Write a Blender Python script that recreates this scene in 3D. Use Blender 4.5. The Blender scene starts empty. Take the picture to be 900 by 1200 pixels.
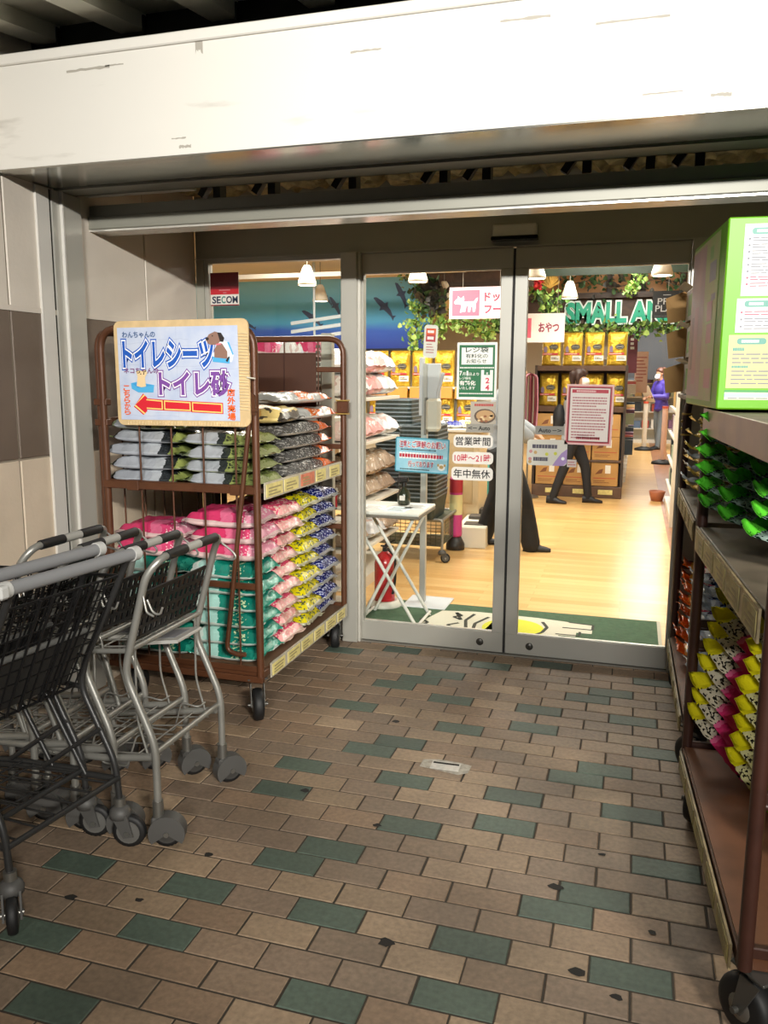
import bpy, bmesh, math, random
from mathutils import Vector, Matrix
R = random.Random(7)
PI = math.pi
sc = bpy.context.scene
COL = sc.collection

# ------------------------------------------------------------------ materials
def lin(h):
    h = h.lstrip('#')
    out = []
    for i in (0, 2, 4):
        c = int(h[i:i+2], 16) / 255
        out.append(c/12.92 if c <= .04045 else ((c+.055)/1.055)**2.4)
    return (*out, 1)

MATS = {}
def mat(name, col='#808080', rough=.5, metal=0, bump=0, bscale=40, var=0, vscale=6, emit=0, spec=.5, col2=None, detail=3, coat=0):
    if name in MATS: return MATS[name]
    m = bpy.data.materials.new(name); m.use_nodes = True
    nt = m.node_tree; b = nt.nodes['Principled BSDF']
    c = lin(col)
    b.inputs['Base Color'].default_value = c
    b.inputs['Roughness'].default_value = rough
    b.inputs['Metallic'].default_value = metal
    b.inputs['Specular IOR Level'].default_value = spec
    b.inputs['Coat Weight'].default_value = coat
    if emit:
        b.inputs['Emission Color'].default_value = c
        b.inputs['Emission Strength'].default_value = emit
    if bump or var or col2:
        tc = nt.nodes.new('ShaderNodeTexCoord')
    if var or col2:
        n = nt.nodes.new('ShaderNodeTexNoise'); n.inputs['Scale'].default_value = vscale; n.inputs['Detail'].default_value = detail
        nt.links.new(tc.outputs['Object'], n.inputs['Vector'])
        r = nt.nodes.new('ShaderNodeValToRGB')
        r.color_ramp.elements[0].position = .35; r.color_ramp.elements[1].position = .65
        if col2: a, d = c, lin(col2)
        else:
            a = tuple(max(0, x*(1-var)) for x in c[:3])+(1,); d = tuple(min(1, x*(1+var)) for x in c[:3])+(1,)
        r.color_ramp.elements[0].color = a; r.color_ramp.elements[1].color = d
        nt.links.new(n.outputs['Fac'], r.inputs['Fac']); nt.links.new(r.outputs['Color'], b.inputs['Base Color'])
    if bump:
        n2 = nt.nodes.new('ShaderNodeTexNoise'); n2.inputs['Scale'].default_value = bscale; n2.inputs['Detail'].default_value = detail
        nt.links.new(tc.outputs['Object'], n2.inputs['Vector'])
        bp = nt.nodes.new('ShaderNodeBump'); bp.inputs['Strength'].default_value = bump; bp.inputs['Distance'].default_value = .01
        nt.links.new(n2.outputs['Fac'], bp.inputs['Height']); nt.links.new(bp.outputs['Normal'], b.inputs['Normal'])
    MATS[name] = m
    return m

def packmat(name, stops, axis='X', rough=.22, bump=.6, bscale=16, speck=None, speck_rng=(.3, .7), speck_scale=30, metal=0, axis2=None, mixcol=None):
    """printed plastic film: colour bands along the pack (generated coords), dark/coloured print blotches in a range, crinkles"""
    if name in MATS: return MATS[name]
    m = bpy.data.materials.new(name); m.use_nodes = True
    nt = m.node_tree; L = nt.links; b = nt.nodes['Principled BSDF']
    tc = nt.nodes.new('ShaderNodeTexCoord'); sp = nt.nodes.new('ShaderNodeSeparateXYZ')
    wob = nt.nodes.new('ShaderNodeTexNoise'); wob.inputs['Scale'].default_value = 3; 
    L.new(tc.outputs['Generated'], wob.inputs['Vector'])
    L.new(tc.outputs['Generated'], sp.inputs[0])
    ad = nt.nodes.new('ShaderNodeMath'); ad.operation = 'MULTIPLY_ADD'; ad.inputs[1].default_value = .12
    L.new(wob.outputs['Fac'], ad.inputs[0])
    sb = nt.nodes.new('ShaderNodeMath'); sb.operation = 'SUBTRACT'; sb.inputs[1].default_value = .06
    L.new(sp.outputs[axis], ad.inputs[2]); L.new(ad.outputs[0], sb.inputs[0])
    r = nt.nodes.new('ShaderNodeValToRGB'); cr = r.color_ramp; cr.interpolation = 'CONSTANT'
    while len(cr.elements) < len(stops): cr.elements.new(.5)
    for e, (p, c) in zip(cr.elements, stops): e.position = p; e.color = lin(c)
    L.new(sb.outputs[0], r.inputs['Fac'])
    out = r.outputs['Color']
    if speck:
        vn = nt.nodes.new('ShaderNodeTexNoise'); vn.inputs['Scale'].default_value = speck_scale; vn.inputs['Detail'].default_value = 1
        mp = nt.nodes.new('ShaderNodeMapping'); mp.inputs['Scale'].default_value = (1, .5, .35)
        L.new(tc.outputs['Generated'], mp.inputs['Vector']); L.new(mp.outputs['Vector'], vn.inputs['Vector'])
        th = nt.nodes.new('ShaderNodeMath'); th.operation = 'GREATER_THAN'; th.inputs[1].default_value = .575
        L.new(vn.outputs['Fac'], th.inputs[0])
        a = nt.nodes.new('ShaderNodeMath'); a.operation = 'GREATER_THAN'; a.inputs[1].default_value = speck_rng[0]
        c = nt.nodes.new('ShaderNodeMath'); c.operation = 'LESS_THAN'; c.inputs[1].default_value = speck_rng[1]
        L.new(sb.outputs[0], a.inputs[0]); L.new(sb.outputs[0], c.inputs[0])
        m1 = nt.nodes.new('ShaderNodeMath'); m1.operation = 'MULTIPLY'; m2 = nt.nodes.new('ShaderNodeMath'); m2.operation = 'MULTIPLY'
        L.new(a.outputs[0], m1.inputs[0]); L.new(c.outputs[0], m1.inputs[1]); L.new(m1.outputs[0], m2.inputs[0]); L.new(th.outputs[0], m2.inputs[1])
        mx = nt.nodes.new('ShaderNodeMix'); mx.data_type = 'RGBA'
        L.new(m2.outputs[0], mx.inputs['Factor']); L.new(out, mx.inputs['A']); mx.inputs['B'].default_value = lin(speck)
        out = mx.outputs['Result']
    L.new(out, b.inputs['Base Color'])
    b.inputs['Roughness'].default_value = rough; b.inputs['Metallic'].default_value = metal
    n2 = nt.nodes.new('ShaderNodeTexNoise'); n2.inputs['Scale'].default_value = bscale; n2.inputs['Detail'].default_value = 4; n2.inputs['Distortion'].default_value = 1.2
    L.new(tc.outputs['Object'], n2.inputs['Vector'])
    bp = nt.nodes.new('ShaderNodeBump'); bp.inputs['Strength'].default_value = bump; bp.inputs['Distance'].default_value = .012
    L.new(n2.outputs['Fac'], bp.inputs['Height']); L.new(bp.outputs['Normal'], b.inputs['Normal'])
    MATS[name] = m
    return m

def glassmat(name, tint='#fcfefd', refl=.06):
    if name in MATS: return MATS[name]
    m = bpy.data.materials.new(name); m.use_nodes = True
    nt = m.node_tree; nt.nodes.clear()
    o = nt.nodes.new('ShaderNodeOutputMaterial'); t = nt.nodes.new('ShaderNodeBsdfTransparent'); g = nt.nodes.new('ShaderNodeBsdfGlossy')
    t.inputs['Color'].default_value = lin(tint); g.inputs['Roughness'].default_value = .02
    x = nt.nodes.new('ShaderNodeMixShader'); f = nt.nodes.new('ShaderNodeFresnel'); f.inputs['IOR'].default_value = 1.3
    nt.links.new(f.outputs[0], x.inputs[0]); nt.links.new(t.outputs[0], x.inputs[1]); nt.links.new(g.outputs[0], x.inputs[2])
    nt.links.new(x.outputs[0], o.inputs['Surface'])
    MATS[name] = m
    return m

# ------------------------------------------------------------------ mesh builder
class MB:
    def __init__(s): s.v = []; s.f = []; s.m = []; s.sm = []; s.T = Matrix()
    def add(s, vs, fs, m=0, smooth=False):
        b = len(s.v)
        s.v += [s.T @ Vector(p) for p in vs]
        flip = s.T.determinant() < 0
        for f in fs:
            f = [b+i for i in f]
            s.f.append(f[::-1] if flip else f); s.m.append(m); s.sm.append(smooth)
        return s
    def box(s, a, b, m=0, ch=0):
        x0, y0, z0 = a; x1, y1, z1 = b
        if x0 > x1: x0, x1 = x1, x0
        if y0 > y1: y0, y1 = y1, y0
        if z0 > z1: z0, z1 = z1, z0
        if ch:
            c = min(ch, (x1-x0)*.45, (y1-y0)*.45, (z1-z0)*.45)
            X, Y, Z = (x0, x1), (y0, y1), (z0, z1); vs = []; idx = {}
            for i in (0, 1):
                for j in (0, 1):
                    for k in (0, 1):
                        si, sj, sk = 1-2*i, 1-2*j, 1-2*k
                        for ax in range(3):
                            p = [X[i]+si*c, Y[j]+sj*c, Z[k]+sk*c]; p[ax] = (X[i], Y[j], Z[k])[ax]
                            idx[i, j, k, ax] = len(vs); vs.append(p)
            fs = []
            for ax in range(3):
                for sd in (0, 1):
                    o = [(0, 0), (1, 0), (1, 1), (0, 1)]; q = []
                    for (u, w) in o:
                        t = [0, 0, 0]; t[ax] = sd; t[(ax+1) % 3] = u; t[(ax+2) % 3] = w; q.append(idx[t[0], t[1], t[2], ax])
                    fs.append(q if sd else q[::-1])
            for ax in range(3):
                a1, a2 = (ax+1) % 3, (ax+2) % 3
                for u in (0, 1):
                    for w in (0, 1):
                        t0 = [0]*3; t0[ax] = 0; t0[a1] = u; t0[a2] = w; t1 = list(t0); t1[ax] = 1
                        q = [idx[(*t0, a1)], idx[(*t1, a1)], idx[(*t1, a2)], idx[(*t0, a2)]]
                        fs.append(q if (u == w) == False else q[::-1])
            for i in (0, 1):
                for j in (0, 1):
                    for k in (0, 1):
                        q = [idx[i, j, k, 0], idx[i, j, k, 1], idx[i, j, k, 2]]
                        fs.append(q if (i+j+k) % 2 == 1 else q[::-1])
            return s.add(vs, fs, m)
        vs = [(x0,y0,z0),(x1,y0,z0),(x1,y1,z0),(x0,y1,z0),(x0,y0,z1),(x1,y0,z1),(x1,y1,z1),(x0,y1,z1)]
        return s.add(vs, [(0,3,2,1),(4,5,6,7),(0,1,5,4),(1,2,6,5),(2,3,7,6),(3,0,4,7)], m)
    def quad(s, a, b, c, d, m=0): return s.add([a, b, c, d], [(0, 1, 2, 3)], m)
    def tube(s, pts, r, n=8, m=0, closed=False, fillet=0, caps=True, fseg=4):
        P = [Vector(p) for p in pts]
        if fillet:
            Q = []
            N = len(P)
            for i, p in enumerate(P):
                if not closed and i in (0, N-1): Q.append(p); continue
                a, b = P[i-1], P[(i+1) % N]
                da, db = (a-p), (b-p); f = min(fillet, da.length*.48, db.length*.48)
                A, B = p+da.normalized()*f, p+db.normalized()*f
                for k in range(fseg+1):
                    t = k/fseg; Q.append(A*(1-t)**2 + p*2*t*(1-t) + B*t*t)
            P = Q
        N = len(P); rings = []
        rr = r if isinstance(r, (list, tuple)) else [r]*N
        prev = None
        for i, p in enumerate(P):
            if closed: d = (P[(i+1) % N]-P[i-1])
            else: d = P[min(i+1, N-1)]-P[max(i-1, 0)]
            d = d.normalized() if d.length > 1e-9 else Vector((0, 0, 1))
            if prev is None:
                u = d.cross(Vector((0, 0, 1)) if abs(d.z) < .9 else Vector((1, 0, 0))).normalized()
            else:
                u = prev-d*prev.dot(d)
                u = u.normalized() if u.length > 1e-6 else d.orthogonal().normalized()
            prev = u; w = d.cross(u)
            rings.append([p+(u*math.cos(2*PI*k/n)+w*math.sin(2*PI*k/n))*rr[i] for k in range(n)])
        vs = [q for r_ in rings for q in r_]; fs = []
        for i in range(N if closed else N-1):
            j = (i+1) % N
            for k in range(n): fs.append((i*n+k, i*n+(k+1) % n, j*n+(k+1) % n, j*n+k))
        s.add(vs, fs, m, n > 4)
        if caps and not closed:
            s.add(rings[0], [tuple(range(n))[::-1]], m); s.add(rings[-1], [tuple(range(n))], m)
        return s
    def cyl(s, p, q, r, r2=None, n=16, m=0): return s.tube([p, q], [r, r if r2 is None else r2], n, m)
    def lathe(s, prof, c=(0, 0, 0), n=20, m=0, axis='Z'):
        vs = []; fs = []; K = len(prof)
        for k in range(n):
            a = 2*PI*k/n
            for (r, z) in prof:
                x, y = r*math.cos(a), r*math.sin(a)
                p = (x, y, z) if axis == 'Z' else ((z, x, y) if axis == 'X' else (y, z, x))
                vs.append((p[0]+c[0], p[1]+c[1], p[2]+c[2]))
        for k in range(n):
            j = (k+1) % n
            for i in range(K-1): fs.append((k*K+i, j*K+i, j*K+i+1, k*K+i+1))
        return s.add(vs, fs, m, True)
    def prism(s, pts, y0, y1, m=0):
        """outline pts (x,z) extruded from y0 (front) to y1 (back)"""
        n = len(pts)
        ar = sum(pts[i][0]*pts[(i+1) % n][1]-pts[(i+1) % n][0]*pts[i][1] for i in range(n))
        if ar < 0: pts = pts[::-1]
        vs = [(x, y0, z) for x, z in pts]+[(x, y1, z) for x, z in pts]
        fs = [tuple(range(n)), tuple(range(2*n-1, n-1, -1))]+[((i+1) % n, i, n+i, n+(i+1) % n) for i in range(n)]
        return s.add(vs, fs, m)
    def sphere(s, c, r, n=12, m=0):
        rx, ry, rz = r if isinstance(r, (tuple, list)) else (r, r, r)
        vs = []; fs = []
        K = n//2+1
        for k in range(n):
            a = 2*PI*k/n
            for i in range(K):
                t = PI*i/(K-1); vs.append((c[0]+rx*math.sin(t)*math.cos(a), c[1]+ry*math.sin(t)*math.sin(a), c[2]-rz*math.cos(t)))
        for k in range(n):
            j = (k+1) % n
            for i in range(K-1): fs.append((k*K+i, j*K+i, j*K+i+1, k*K+i+1))
        return s.add(vs, fs, m, True)
    def mesh(s, name, mats):
        me = bpy.data.meshes.new(name)
        me.from_pydata([tuple(v) for v in s.v], [], s.f)
        for m in mats: me.materials.append(m)
        me.polygons.foreach_set('material_index', s.m); me.polygons.foreach_set('use_smooth', s.sm)
        me.update()
        return me
    def obj(s, name, mats, parent=None, bevel=0):
        if not isinstance(mats, (list, tuple)): mats = [mats]
        o = bpy.data.objects.new(name, s.mesh(name, mats)); COL.objects.link(o)
        if parent is not None: o.parent = parent
        if bevel:
            b = o.modifiers.new('bevel', 'BEVEL'); b.width = bevel; b.segments = 2; b.limit_method = 'ANGLE'
        return o

def tag(o, label=None, cat=None, group=None, kind=None):
    if label: o['label'] = label
    if cat: o['category'] = cat
    if group: o['group'] = group
    if kind: o['kind'] = kind
    return o
def thing(name, label, cat, loc=(0, 0, 0), rz=0, group=None):
    o = bpy.data.objects.new(name, None); COL.objects.link(o)
    o.empty_display_size = .05
    o.location = loc; o.rotation_euler = (0, 0, rz)
    return tag(o, label, cat, group)
def struct(name, mb, mats, parent=None, bevel=0, label=None):
    o = mb.obj(name, mats, parent, bevel)
    if parent is None: o['kind'] = 'structure'
    if label: o['label'] = label
    return o
def kids(o): return [c for c in list(o.children)]
def dup(root, loc=None, rot=None, label=None, parent=None):
    c = root.copy(); COL.objects.link(c)
    if parent is not None: c.parent = parent
    for ch in kids(root): dup(ch, parent=c)
    if loc is not None: c.location = loc
    if rot is not None: c.rotation_euler = rot if isinstance(rot, (tuple, list)) else (0, 0, rot)
    if label: c['label'] = label
    return c

# ------------------------------------------------------------------ lettering
_tc = {}
def text_geo(st, bold=0):
    k = (st, bold)
    if k not in _tc:
        cu = bpy.data.curves.new('lettering', 'FONT'); cu.body = st; cu.size = 1; cu.resolution_u = 3; cu.offset = bold; cu.fill_mode = 'FRONT'
        cu.space_line = .95
        ob = bpy.data.objects.new('lettering', cu); COL.objects.link(ob)
        dg = bpy.context.evaluated_depsgraph_get()
        me = bpy.data.meshes.new_from_object(ob.evaluated_get(dg))
        vs = [(v.co.x, v.co.y) for v in me.vertices]; fs = [tuple(p.vertices) for p in me.polygons]
        bpy.data.objects.remove(ob); bpy.data.curves.remove(cu); bpy.data.meshes.remove(me)
        if not vs: vs = [(0, 0), (1, 0), (1, 1)]; fs = [(0, 1, 2)]
        xs = [v[0] for v in vs]; ys = [v[1] for v in vs]
        _tc[k] = (vs, fs, min(xs), max(xs), min(ys), max(ys))
    return _tc[k]
def put_text(mb, st, x0, z0, x1, z1, y=-.001, m=0, bold=0, ref=None, keep=False, skew=0):
    """lettering filling the rectangle x0..x1, z0..z1 on a plane facing -y"""
    vs, fs, a, b, c, d = text_geo(st, bold)
    if ref is not None: _, _, a, b, c, d = text_geo(ref, 0)
    sx = (x1-x0)/max(b-a, 1e-6); sz = (z1-z0)/max(d-c, 1e-6)
    if keep: sx = sz = min(sx, sz)
    mb.add([(x0+(vx-a)*sx+skew*(vz-c)*sz, y, z0+(vz-c)*sz) for vx, vz in vs], fs, m)
def put_lines(mb, x0, z0, x1, z1, rows, y=-.001, m=0, fill=.45, rnd=None, dash=(.04, .12)):
    """rows of illegibly small print: broken bars"""
    rnd = rnd or R
    h = (z1-z0)/rows; w = x1-x0
    for i in range(rows):
        z = z1-(i+.5)*h; x = x0
        end = x1-w*(rnd.choice([0, 0, .05, .3, .15]))
        while x < end-w*.01:
            l = min(w*rnd.uniform(*dash), end-x)
            mb.add([(x, y, z-h*fill/2), (x+l, y, z-h*fill/2), (x+l, y, z+h*fill/2), (x, y, z+h*fill/2)], [(0, 1, 2, 3)], m)
            x += l+w*.012
def rect(mb, x0, z0, x1, z1, y=-.001, m=0): mb.add([(x0, y, z0), (x1, y, z0), (x1, y, z1), (x0, y, z1)], [(0, 1, 2, 3)], m)
def rrect(x0, z0, x1, z1, r, n=4):
    out = []
    for cx, cz, a in ((x1-r, z0+r, -90), (x1-r, z1-r, 0), (x0+r, z1-r, 90), (x0+r, z0+r, 180)):
        for k in range(n+1):
            t = math.radians(a+90*k/n); out.append((cx+r*math.cos(t), cz+r*math.sin(t)))
    return out
def face(mb, pts, y=-.001, m=0):
    n = len(pts); ar = sum(pts[i][0]*pts[(i+1) % n][1]-pts[(i+1) % n][0]*pts[i][1] for i in range(n))
    if ar < 0: pts = pts[::-1]
    mb.add([(x, y, z) for x, z in pts], [tuple(range(n))], m)
def disc(cx, cz, rx, rz=None, n=16, a0=0): rz = rz or rx; return [(cx+rx*math.cos(2*PI*k/n+a0), cz+rz*math.sin(2*PI*k/n+a0)) for k in range(n)]
ORD = ['lowest', 'second lowest', 'third lowest', 'fourth lowest', 'fifth lowest', 'sixth lowest', 'seventh lowest', 'eighth lowest', 'ninth lowest', 'tenth lowest']
def level(i, n): return 'topmost' if i == n-1 else ORD[i]
# ------------------------------------------------------------------ camera
cd = bpy.data.cameras.new('camera'); cam = bpy.data.objects.new('camera', cd); COL.objects.link(cam); sc.camera = cam
cd.sensor_fit = 'VERTICAL'; cd.sensor_height = 24; cd.lens = 957.35*24/1200; cd.clip_start = .05
rr = ((.9566193, .29131319, .0040168), (.05118577, -.15447991, -.98666913), (-.28680922, .94407234, -.16268956))
M3 = Matrix(((rr[0][0], -rr[1][0], -rr[2][0]), (rr[0][1], -rr[1][1], -rr[2][1]), (rr[0][2], -rr[1][2], -rr[2][2])))
cam.matrix_world = Matrix.Translation((.62685, -4.39305, 1.52934)) @ M3.to_4x4()
sc.view_settings.view_transform = 'Standard'; sc.view_settings.look = 'None'; sc.view_settings.gamma = 1; sc.view_settings.use_curve_mapping = False
sc.view_settings.exposure = 0
sc.cycles.max_bounces = 8; sc.cycles.transparent_max_bounces = 16; sc.cycles.sample_clamp_indirect = 4; sc.cycles.caustics_reflective = False; sc.cycles.caustics_refractive = False
sc.cycles.use_denoising = True
w = bpy.data.worlds.new('night'); sc.world = w; w.use_nodes = True
w.node_tree.nodes['Background'].inputs[0].default_value = (.5, .55, .6, 1); w.node_tree.nodes['Background'].inputs[1].default_value = .075

def area(name, loc, target, sx, sy, power, col=(1, 1, 1), spread=180):
    l = bpy.data.lights.new(name, 'AREA'); l.shape = 'RECTANGLE'; l.size = sx; l.size_y = sy; l.energy = power; l.color = col; l.spread = math.radians(spread)
    o = bpy.data.objects.new(name, l); COL.objects.link(o); o.location = loc
    o.rotation_euler = (Vector(target)-Vector(loc)).to_track_quat('-Z', 'Y').to_euler()
    return o
# street-side lamps behind the viewer
area('street_lamp_tube', (1.1, -8.5, 3.35), (.15, -1.5, 2.75), 1.2, .12, 66, (1, .975, .93), 56)
area('street_lamp_tube_b', (3.4, -7.2, 3.2), (-.9, -.5, .5), 1.0, .12, 37, (1, .95, .86), 43)
area('recess_fill', (0, -.55, 2.5), (0, -.5, 3), 2.4, .06, 2.2, (1, .95, .85))  # added fill light, no fitting there; lifts the transom and foil
# unseen area lights added under the shop ceiling
for i, (x, y, p) in enumerate([(-1.8, 1.6, 130), (.3, 1.6, 105), (-1.5, 3.6, 120), (.3, 3.9, 110), (-3.0, 3.6, 110), (.2, 5.4, 70)]):
    area('shop_light', (x, y, 2.86), (x, y, 0), 1.1, .5, p*.62, (1, .94, .84))
area('shop_light', (.6, 6.0, 2.88), (.6, 6.6, 2.2), .9, .2, 16, (1, .97, .92))  # extra unseen light added to brighten the animal lettering
for x, y, p in [(.6, 10.5, 220), (1.0, 13.8, 240), (-2.5, 10, 160)]:
    area('shop_light', (x, y, 2.86), (x, y, 0), 1.4, 1.0, p*.55, (1, .97, .92))

# ------------------------------------------------------------------ brick pavement
BX, BY, HB, RW = .7969, -2.44644, .105, .10454
greens = {(0,-2),(3,-3),(2,-4),(5,-1),(8,-2),(8,-6),(10,-4),(11,-3),(13,-1),(6,-6),(14,-6),(16,-2),(16,-6),(18,-4),(19,-3),(21,-1),(22,-6),(21,-9),(22,-14),(21,-17),
 (19,-11),(18,-12),(17,-13),(16,-10),(14,-14),(13,-9),(11,-11),(10,-12),(8,-14),(8,-10),(6,-14),(5,-9),(3,-11),(2,-12),(0,-10),(0,-14),(-3,-9),(-2,-14),(-2,-6),(0,-18),(-3,-17),(0,-6)}
fl = MB(); cols = []
rb = random.Random(3)
base = [(.305, .215, .14), (.27, .19, .127), (.335, .24, .155), (.25, .182, .127), (.285, .192, .123), (.235, .168, .117)]
g = .0022; ch = .003; zt = 0; zg = -.003
for r in range(-26, 25):
    for c in range(-28 + (r % 2), 13, 2):
        if (c % 2) != (r % 2): continue
        x0 = BX+c*HB+g; x1 = BX+(c+2)*HB-g; y0 = BY+r*RW+g; y1 = BY+(r+1)*RW-g
        x0 += rb.uniform(-.0012, .0012); x1 += rb.uniform(-.0012, .0012)
        known = -3 <= r and c > -12
        green = (r, c) in greens or (not known and r < -3 and rb.random() < .1)
        if green: k = rb.uniform(.85, 1.15); col = (.082*k, .115*k, .088*k)
        else:
            k = rb.uniform(.86, 1.12); b0 = rb.choice(base); col = tuple(q*k for q in b0)
        dz = rb.uniform(-.0008, .0008)
        vs = [(x0, y0, zg), (x1, y0, zg), (x1, y1, zg), (x0, y1, zg), (x0+ch, y0+ch, dz), (x1-ch, y0+ch, dz), (x1-ch, y1-ch, dz), (x0+ch, y1-ch, dz)]
        fl.add(vs, [(4, 5, 6, 7), (0, 1, 5, 4), (1, 2, 6, 5), (2, 3, 7, 6), (3, 0, 4, 7)], 0); cols += [col]*5
fl.quad((-2.3, -5.3, -.0025), (2.2, -5.3, -.0025), (2.2, .1, -.0025), (-2.3, .1, -.0025), 1); cols += [(.05, .045, .04)]
bm_ = bpy.data.materials.new('brick_paver'); bm_.use_nodes = True
nt = bm_.node_tree; b = nt.nodes['Principled BSDF']; at = nt.nodes.new('ShaderNodeAttribute'); at.attribute_name = 'tone'
tc = nt.nodes.new('ShaderNodeTexCoord'); n1 = nt.nodes.new('ShaderNodeTexNoise'); n1.inputs['Scale'].default_value = 2.2; n1.inputs['Detail'].default_value = 6
n2 = nt.nodes.new('ShaderNodeTexNoise'); n2.inputs['Scale'].default_value = 60; n2.inputs['Detail'].default_value = 4
n3 = nt.nodes.new('ShaderNodeTexVoronoi'); n3.inputs['Scale'].default_value = 4.5; n3.feature = 'DISTANCE_TO_EDGE'
for n in (n1, n2): nt.links.new(tc.outputs['Object'], n.inputs['Vector'])
mr = nt.nodes.new('ShaderNodeMapRange'); mr.inputs['From Min'].default_value = .35; mr.inputs['From Max'].default_value = .7; mr.inputs['To Min'].default_value = .72; mr.inputs['To Max'].default_value = 1.12
mr2 = nt.nodes.new('ShaderNodeMapRange'); mr2.inputs['From Min'].default_value = .3; mr2.inputs['From Max'].default_value = .7; mr2.inputs['To Min'].default_value = .8; mr2.inputs['To Max'].default_value = 1.15
nt.links.new(n1.outputs['Fac'], mr.inputs['Value']); nt.links.new(n2.outputs['Fac'], mr2.inputs['Value'])
mu = nt.nodes.new('ShaderNodeMath'); mu.operation = 'MULTIPLY'; nt.links.new(mr.outputs[0], mu.inputs[0]); nt.links.new(mr2.outputs[0], mu.inputs[1])
vm = nt.nodes.new('ShaderNodeVectorMath'); vm.operation = 'SCALE'; nt.links.new(at.outputs['Color'], vm.inputs[0]); nt.links.new(mu.outputs[0], vm.inputs['Scale'])
nt.links.new(vm.outputs[0], b.inputs['Base Color']); b.inputs['Roughness'].default_value = .62
bp = nt.nodes.new('ShaderNodeBump'); bp.inputs['Strength'].default_value = .25; bp.inputs['Distance'].default_value = .004
nt.links.new(n2.outputs['Fac'], bp.inputs['Height']); nt.links.new(bp.outputs[0], b.inputs['Normal'])
floor = struct('floor', fl, [bm_, mat('paver_joint', '#3b342b', .9)])
ca = floor.data.color_attributes.new('tone', 'FLOAT_COLOR', 'CORNER'); k = 0
vals = []
for p, c in zip(floor.data.polygons, cols): vals += [*c, 1]*p.loop_total
ca.data.foreach_set('color', vals)
# dark gum spots trodden into the paving
gm = MB()
for px_, py_, s in [(-.33,-1.05,.02),(.47,-2.07,.022),(.56,-2.42,.02),(.05,-2.46,.022),(-.48,-1.75,.018),(.66,-2.48,.015),(-.62,-2.23,.018),(.6,-1.85,.012),(-.15,-1.9,.014),(.75,-2.2,.012),(-.9,-2.55,.018),(-.7,-2.5,.013)]:
    pts = [(px_+s*math.cos(a)*R.uniform(.7, 1.3), py_+s*.8*math.sin(a)*R.uniform(.7, 1.2)) for a in [2*PI*i/10 for i in range(10)]]
    gm.add([(x, y, .0013) for x, y in pts], [tuple(range(10))])
gmo = gm.obj('trodden_gum', mat('old_gum', '#1c1916', .8)); gmo.parent = floor

# ------------------------------------------------------------------ shop floor
sf = MB(); sf.box((-6.5, .1, -.05), (3.6, 18.5, 0))
wm = bpy.data.materials.new('shop_boards'); wm.use_nodes = True
nt = wm.node_tree; b = nt.nodes['Principled BSDF']; tc = nt.nodes.new('ShaderNodeTexCoord')
mp = nt.nodes.new('ShaderNodeMapping'); nt.links.new(tc.outputs['Object'], mp.inputs['Vector'])
bk = nt.nodes.new('ShaderNodeTexBrick'); bk.offset = .37; bk.inputs['Scale'].default_value = 1; bk.inputs['Brick Width'].default_value = .95; bk.inputs['Row Height'].default_value = .09; bk.inputs['Mortar Size'].default_value = .0012
bk.inputs['Color1'].default_value = lin('#e3bd80'); bk.inputs['Color2'].default_value = lin('#d2a566'); bk.inputs['Mortar'].default_value = lin('#a67c45')
nt.links.new(mp.outputs[0], bk.inputs['Vector']); nt.links.new(bk.outputs['Color'], b.inputs['Base Color']); b.inputs['Roughness'].default_value = .28
struct('floor_shop', sf, [wm])
sf = MB(); sf.box((1.0, 3.2, 0), (1.32, 18.4, .003)); struct('floor_shop_strip', sf, [mat('brown_strip', '#9c6a48', .35, var=.15)])

# ------------------------------------------------------------------ left outside wall (tiled panels, recessed grooves)
M_cream = mat('cream_panel', '#d8cfc2', .55, var=.05, vscale=3, bump=.08, bscale=60)
M_beige = mat('beige_panel', '#d2c2ac', .55, var=.06, vscale=4, bump=.1, bscale=50)
M_brown = mat('brown_panel', '#6d5f52', .5, var=.06, vscale=4, bump=.1, bscale=50)
M_groove = mat('panel_joint', '#8e8475', .8)
wl = MB(); XW = -1.86
for y0, y1 in [(-7, -5.3), (-5.292, -4.042), (-4.034, -2.784), (-2.776, -1.534), (-1.526, -1.09), (-1.05, -.528), (-.52, .0)]:
    for z0, z1, m in [(-.01, .56, 1), (.566, 1.172, 1), (1.18, 1.80, 2), (1.815, 3.3, 0)]:
        wl.box((XW-.12, y0, z0), (XW, y1, z1), m, .004)
wl.box((XW-.14, -7, -.02), (XW-.006, 0, 3.3), 3)
wl.box((XW-.1, -7, 1.796), (XW+.004, 0, 1.818), 0)
struct('wall_left', wl, [M_cream, M_beige, M_brown, M_groove])
# white panel inside the recess next to the shop front
wr = MB(); wr.box((1.92, -1.4, -.01), (2.05, 0, 3.3)); struct('wall_right', wr, [M_cream])

# ------------------------------------------------------------------ front wall over the doors, jambs
M_alu = mat('grey_aluminium', '#aaa89f', .42, .25, var=.04, vscale=2)
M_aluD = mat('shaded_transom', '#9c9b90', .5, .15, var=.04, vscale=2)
M_white = mat('white_sheet', '#e9e6df', .45, var=.03, vscale=1.5)
M_dark = mat('dark_gap', '#15140f', .8)
wf = MB()
wf.box((XW, .0, 2.2), (2.05, .1, 3.3), 0)
wf.box((XW, 0, 0), (-1.81, .1, 2.2), 0); wf.box((.86, -.03, 0), (.955, .1, 2.2), 1); wf.box((.955, 0, 0), (2.05, .1, 2.2), 0)
wf.box((XW, -.012, 2.196), (.86, 0, 2.203), 1)
struct('wall_front', wf, [M_aluD, M_alu])
tr = MB(); tr.box((-.945, -.055, 0), (-.852, .09, 2.2), 0, .004); tr.box((-.853, -.03, 0), (-.842, .06, 2.2), 1); struct('trim_1', tr, [M_alu, mat('bright_edge', '#d8d5cc', .3, .4)])
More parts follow.
